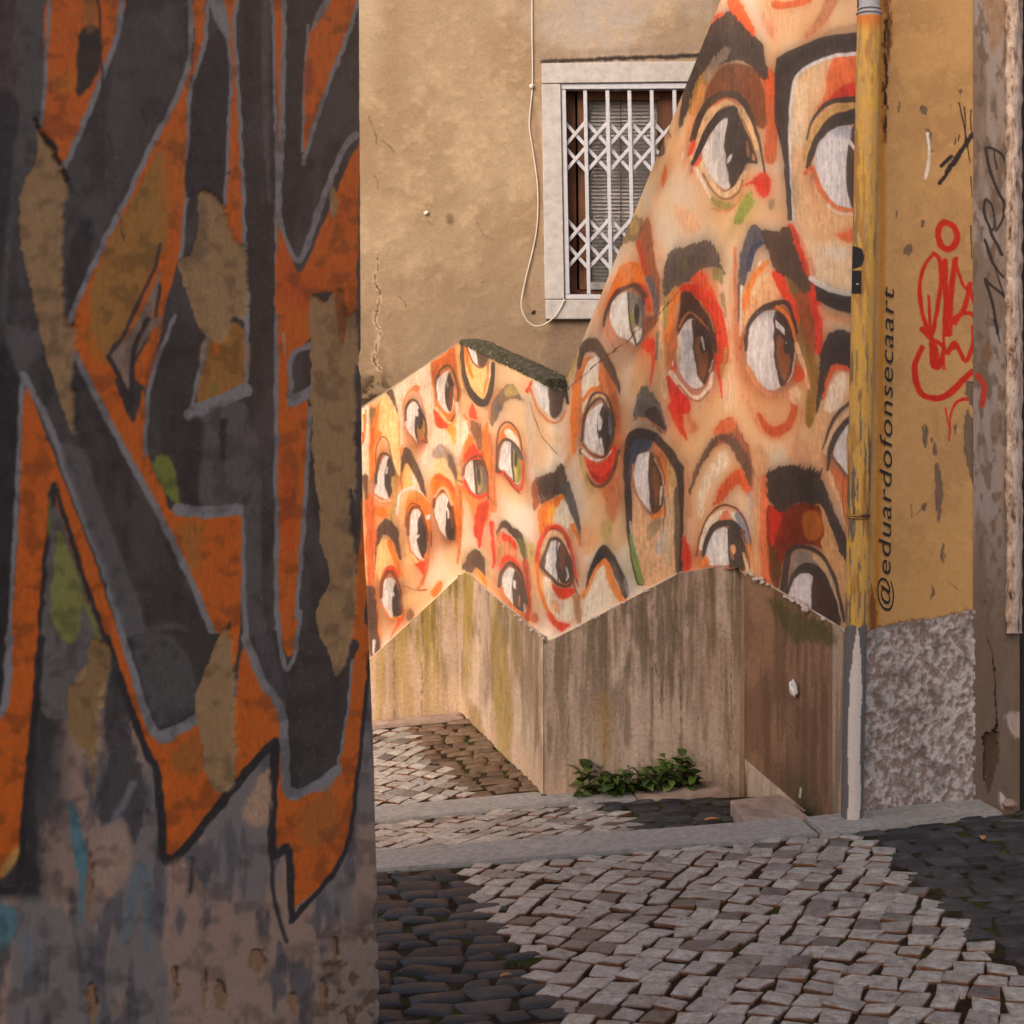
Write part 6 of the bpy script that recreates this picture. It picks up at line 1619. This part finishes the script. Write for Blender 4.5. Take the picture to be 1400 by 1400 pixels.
D1R = [tuple(R0 + np.array([-.02, .02])), tuple(R1 + np.array([-.03, .0])), tuple(R2 + np.array([-.03, .0])), tuple(R3 + np.array([-.03, 0])), (3.5, R3[1]), (3.5, k1_in[-1][1]), k1_in[-1], k1_in[-2], k1_in[-3]]
SA, SB = R(-31), R(56)
sp, A, B = white_spots(G1, W1, SA, SB, .122, .140, .008)
place(o1, "white_cobble", sp, white_set(A, B, .122, .140), M_W, M_WS, G1, 300)
place(o1, "basalt_cobble", row_spots(G1, D1L, R(-4), .122, .13, .27), dark_set, M_K, M_KS, G1, 160)
place(o1, "basalt_cobble", row_spots(G1, D1R, R(-6), .122, .13, .27), dark_set, M_K, M_KS, G1, 140)
kerb(o1, G1, line_pts(K1F[0], K1F[1], 3)[:-1] + line_pts(K1F[1], K1F[2], 9)[:-1] + line_pts(K1F[2], (1120, 1142.2), 4), .315, M_KERB)
kerb(o1, G1, line_pts((1124, 1142), K1F[4], 5)[:-1] + line_pts(K1F[4], K1F[5], 5), .30, M_KERB)
tagd = o1

# ---- second landing
K2F = [(430, 1133), (523, 1124), (789, 1098.5), (996, 1087.5)]
k2 = [g(G2, *q) for q in K2F]
back1 = [tuple(np.array(q) + AX[:2] * .32) for q in k1[:5]]
o2 = landing("cobbled_landing", (*hit(G2, 700, 1130)[:2], hit(G2, 700, 1130)[2] - .05))
P2 = [back1[0], back1[1], back1[2], back1[3], tuple(g(G2, 1125, 1085)), tuple(np.array(k2[3])), k2[2], k2[1], k2[0]]
soil("joint_bed", G2, P2, .013, o2)
B20, B21 = g(G2, 826, 1096), g(G2, 893, 1146)
B21 = B20 + (B21 - B20) * 1.6
in2 = [tuple(np.array(q) - AX[:2] * -.02) for q in k2]
ba2 = [tuple(np.array(q) + AX[:2] * .02) for q in back1]
W2 = [ba2[0], ba2[1], tuple(B21), tuple(B20), in2[1], in2[0]]
sp, A, B = white_spots(G2, W2, R(-36), R(45), .120, .135, .005)
place(o2, "white_cobble", sp, white_set(A, B, .120, .135), M_W, M_WS, G2, 300)
D2 = [tuple(B21 + np.array([-.02, 0])), tuple(B20 + np.array([-.02, 0])), in2[3], tuple(g(G2, 1010, 1095)), tuple(g(G2, 1012, 1150)), tuple(g(G2, 1000, 1170))]
place(o2, "basalt_cobble", row_spots(G2, D2, R(-2), .10, .14, .26), dark_set, M_K, M_KS, G2, 300)
kerb(o2, G2, line_pts(K2F[0], K2F[1], 3)[:-1] + line_pts(K2F[1], K2F[2], 6)[:-1] + line_pts(K2F[2], (872, 1094.1), 3), .30, M_KERB)
kerb(o2, G2, line_pts((873, 1094), (999, 1087.3), 6), .29, M_BLOCK, lift=.016)

# ---- third landing
K3F = [(440, 1001), (516, 994.5), (618, 984)]
k3 = [g(G3, *q) for q in K3F]
back2 = [tuple(np.array(q) + AX[:2] * .31) for q in k2]
o3 = landing("cobbled_landing", (*hit(G3, 600, 1050)[:2], hit(G3, 600, 1050)[2] - .05))
cb = hit(PL_B, 747, 1095)[:2]; ca = hit(PL_B, 631, 984)[:2]
P3 = [back2[0], back2[1], tuple(cb + np.array([0, -.05])), tuple(cb), tuple(ca), k3[2], k3[1], k3[0]]
soil("joint_bed", G3, P3, .013, o3)
B30, B31 = g(G3, 553, 994), g(G3, 660, 1103)
B31 = B30 + (B31 - B30) * 1.3
in3 = [tuple(np.array(q) - AX[:2] * .05) for q in k3]
W3 = [tuple(np.array(back2[0]) + AX[:2] * .05), tuple(np.array(back2[1]) + AX[:2] * .05), tuple(B31), tuple(B30), in3[1], in3[0]]
sp, A, B = white_spots(G3, W3, R(-42), R(47), .118, .124, .004, lambda x, y: y < np.interp(x, [q[0] for q in back2], [q[1] for q in back2]) + .04)
place(o3, "white_cobble", sp, white_set(A, B, .118, .124), M_W, M_WS, G3, 300)
nB = (cb - ca) / np.linalg.norm(cb - ca); nB = np.array([-nB[1], nB[0]])
if nB[0] > 0: nB = -nB
D3 = [tuple(B31 + np.array([-.02, 0])), tuple(B30 + np.array([-.02, 0])), in3[2], tuple(ca + nB * .0), tuple(cb + nB * .0)]
clear2 = lambda x, y: y < np.interp(x, [q[0] for q in back2], [q[1] for q in back2]) + .045
place(o3, "basalt_cobble", row_spots(G3, D3, R(-2), .10, .13, .24, clear2), dark_set3, M_K3, M_K3, G3, 300)
kerb(o3, G3, line_pts(K3F[0], K3F[1], 3)[:-1] + line_pts(K3F[1], (634, 982.6), 4), .19, M_BLOCK)

# ------------------------------------------------------------------ stone block by the shaded end of the wall
zt = zat(G1, *g(G1, 1050, 1140)) - .005
def bt(u, v, z):
    d = ray(u, v); return EYEV + d * ((z - EYE) / d[2])
tp = [bt(998, 1093.5, zt), bt(1026, 1132, zt), bt(1116, 1124, zt), bt(1066, 1085, zt)]
bs = bevelled(hexa("stone_block", [x - np.array([0, 0, .26]) for x in tp] + tp), .012, 2)
bo = link("stone_block", bs, M_BLOCK)
tag(bo, "worn brown stone block on the dark cobbles at the foot of the mural wall", "block")

# ------------------------------------------------------------------ weeds
def leaf_mesh(n_):
    rs2 = np.random.RandomState(n_)
    V, F = [], []
    prof = [(0, .02), (.15, .26), (.38, .40), (.62, .34), (.85, .14), (1.0, .0)]
    curl = rs2.uniform(.1, .35)
    for t, w in prof:
        z = .10 * math.sin(t * 2.4) - curl * t * t
        for s in (-1, 0, 1):
            V.append((s * w * (1 + .1 * rs2.randn()), t, z + (.10 * w / .4 if s else 0)))
    for i in range(len(prof) - 1):
        for s in (0, 1):
            F.append((i * 3 + s, i * 3 + s + 1, (i + 1) * 3 + s + 1, (i + 1) * 3 + s))
    return mesh_from("leaf", V, F, True)
ml, N, L, b = mat_new("weed_leaf", .38, .5)
oi = N.new("ShaderNodeObjectInfo")
c = ramp(N, L, oi.outputs["Random"], [(0, lin((38, 54, 20))), (.5, lin((58, 80, 28))), (.85, lin((84, 108, 38))), (1, lin((104, 110, 60)))])
L.new(mixc(N, L, 1.0, c, ramp(N, L, nz(N, L, 4, 4, .6), [(.3, (.7,) * 3), (.7, (1.2,) * 3)]), 'MULTIPLY'), b.inputs["Base Color"])
b.inputs["Transmission Weight"].default_value = 0.0
b.inputs["Subsurface Weight"].default_value = .12; b.inputs["Subsurface Radius"].default_value = (.01, .02, .005)
M_STEM = simple("weed_stem", (56, 62, 30), (84, 76, 44), 20)
leaves = [leaf_mesh(k) for k in range(10)]
for m_ in leaves: m_.materials.append(ml)

def weed(label, stems):
    base = stems[0][0]
    w = empty("leafy_weed", base)
    tag(w, label, "weed", "weeds growing from the kerb joint")
    rr_ = random.Random(int(base[0] * 997))
    for (p0, p1, bend, nl, size) in stems:
        pts = []
        for t in np.linspace(0, 1, 7):
            pts.append(p0 + (p1 - p0) * t + bend * math.sin(t * math.pi))
        link("stem", tube("stem", pts, [.004 * (1.2 - .8 * k / 6) for k in range(7)], 5), M_STEM, w)
        for k in range(nl):
            t = .12 + .88 * (k + .5 * rr_.random()) / nl
            q = p0 + (p1 - p0) * t + bend * math.sin(t * math.pi)
            lf = bpy.data.objects.new("leaf", leaves[rr_.randrange(10)])
            lf.parent = w; lf.location = Vector(q) - Vector(base)
            yaw = k * 2.4 + rr_.uniform(-.5, .5)
            lf.rotation_euler = (rr_.uniform(-.5, .75), rr_.uniform(-.4, .4), yaw)
            s = size * rr_.uniform(.65, 1.2) * (1.0 - .25 * t)
            lf.scale = (s * rr_.uniform(.75, 1.0), s, s)
            COL.objects.link(lf)
PW = off(PL_C, .11)
def wp(u, v, d=0.0):
    return hit(off(PL_C, .06 + d), u, v)
rw = random.Random(5)
weed("thin leafy weed with one hanging leaf left of the dense weeds", [
    (wp(806, 1098), wp(804, 1042, .06), np.array([.0, -.02, 0]), 11, .13), (wp(810, 1098), wp(822, 1048, .08), np.array([.02, -.02, 0]), 9, .12), (wp(802, 1098), wp(788, 1080, .1), np.array([0, -.02, .02]), 6, .07), (wp(803, 1098), wp(794, 1056, .08), np.array([0, 0, .01]), 7, .14)])
st = []
for k in range(15):
    u0 = 830 + k * 8.6 + rw.uniform(-3, 3)
    h = np.interp(u0, [830, 862, 885, 905, 935, 958], [36, 46, 34, 58, 60, 30]) * rw.uniform(.75, 1.02)
    st.append((wp(u0, 1096 - (u0 - 830) * .06), wp(u0 + rw.uniform(-9, 9), 1092 - h, rw.uniform(.02, .16)), np.array([rw.uniform(-.02, .02), -.03, 0]), 22, rw.uniform(.075, .115)))
weed("dense clump of glossy green weeds against the concrete base", st)

# ------------------------------------------------------------------ grass in joints, fallen leaves
def tufts():
    V, F = [], []
    r2 = random.Random(9)
    def blade(x, y, z, h, a):
        w = .0022
        dx, dy = math.cos(a), math.sin(a)
        i = len(V)
        lx, ly = dx * h * r2.uniform(.2, .7), dy * h * r2.uniform(.2, .7)
        V.extend([(x - dy * w, y + dx * w, z), (x + dy * w, y - dx * w, z), (x + lx * .5 + dy * w * .7, y + ly * .5 - dx * w * .7, z + h * .7), (x + lx * .5 - dy * w * .7, y + ly * .5 + dx * w * .7, z + h * .7), (x + lx, y + ly, z + h)])
        F.extend([(i, i + 1, i + 2, i + 3), (i + 3, i + 2, i + 4)])
    def clump(pl, x, y, n, h):
        z = zat(pl, x, y) - .02
        for _ in range(n):
            blade(x + r2.gauss(0, .018), y + r2.gauss(0, .010), z, h * r2.uniform(.5, 1.1), r2.uniform(0, 6.28))
    for pl, u, v in ((G1, 612, 1290), (G1, 620, 1280), (G1, 705, 1320), (G1, 700, 1345), (G1, 690, 1300), (G1, 800, 1340), (G1, 1340, 1315), (G1, 1375, 1165), (G1, 1390, 1210), (G2, 905, 1118), (G2, 560, 1160), (G2, 870, 1110), (G2, 925, 1126), (G3, 625, 1033), (G3, 610, 1050), (G3, 655, 1055), (G3, 670, 1045), (G3, 640, 1062), (G3, 595, 1010), (G3, 575, 1080), (G1, 1222, 1170), (G1, 1110, 1153), (G1, 1250, 1195), (G1, 1340, 1290), (G1, 1120, 1310), (G1, 1000, 1290), (G1, 860, 1240), (G1, 770, 1195)):
        x, y = g(pl, u, v); clump(pl, x, y, 16, .030)
    for _ in range(150):
        pl, (u, v) = r2.choice(((G1, (r2.uniform(560, 1400), r2.uniform(1170, 1400))), (G1, (r2.uniform(620, 1400), r2.uniform(1190, 1400))), (G2, (r2.uniform(540, 960), r2.uniform(1110, 1160))), (G3, (r2.uniform(530, 690), r2.uniform(1000, 1095)))))
        x, y = g(pl, u, v); clump(pl, x, y, 6, .020)
    a0, b0 = hit(PL_B, 640, 988), hit(PL_B, 740, 1092)
    for t in np.linspace(.02, .98, 60):
        q = a0 + (b0 - a0) * t
        if r2.random() < .5: clump(G3, q[0] + nB[0] * .05, q[1] + nB[1] * .05, 5, .03)
    mg_, N, L, b = mat_new("joint_grass", .7, .2)
    L.new(ramp(N, L, nz(N, L, 9, 4, .6), [(.35, lin((62, 74, 24))), (.55, lin((92, 100, 36))), (.7, lin((140, 118, 62)))]), b.inputs["Base Color"])
    o = link("joint_grass", mesh_from("joint_grass", V, F), mg_)
    tag(o, "short grass and moss growing in the cobble joints", "grass", kind="stuff")
tufts()
M_DEAD = simple("dead_leaf", (150, 92, 48), (190, 134, 84), 30, .7)
for k, (pl, u, v, s, a, lab) in enumerate(((G1, 1343, 1151, .07, .4, "pale curled fallen leaf on the dark cobbles before the doorway"), (G2, 962, 1124, .10, 1.5, "long orange fallen leaf lying on the dark cobbles by the stone block"), (G1, 683, 1339, .06, 1.2, "small orange fallen leaf on the dark cobbles beside the graffiti house"))):
    me = leaf_mesh(40 + k); me.name = "fallen_leaf"; me.materials.append(M_DEAD)
    o = bpy.data.objects.new("fallen_leaf", me); COL.objects.link(o)
    x, y = g(pl, u, v)
    o.location = (x, y, zat(pl, x, y) + .012); o.scale = (s * .6, s, s * .5); o.rotation_euler = (.1, 0, -a)
    tag(o, lab, "leaf", "fallen leaves on the cobbles")
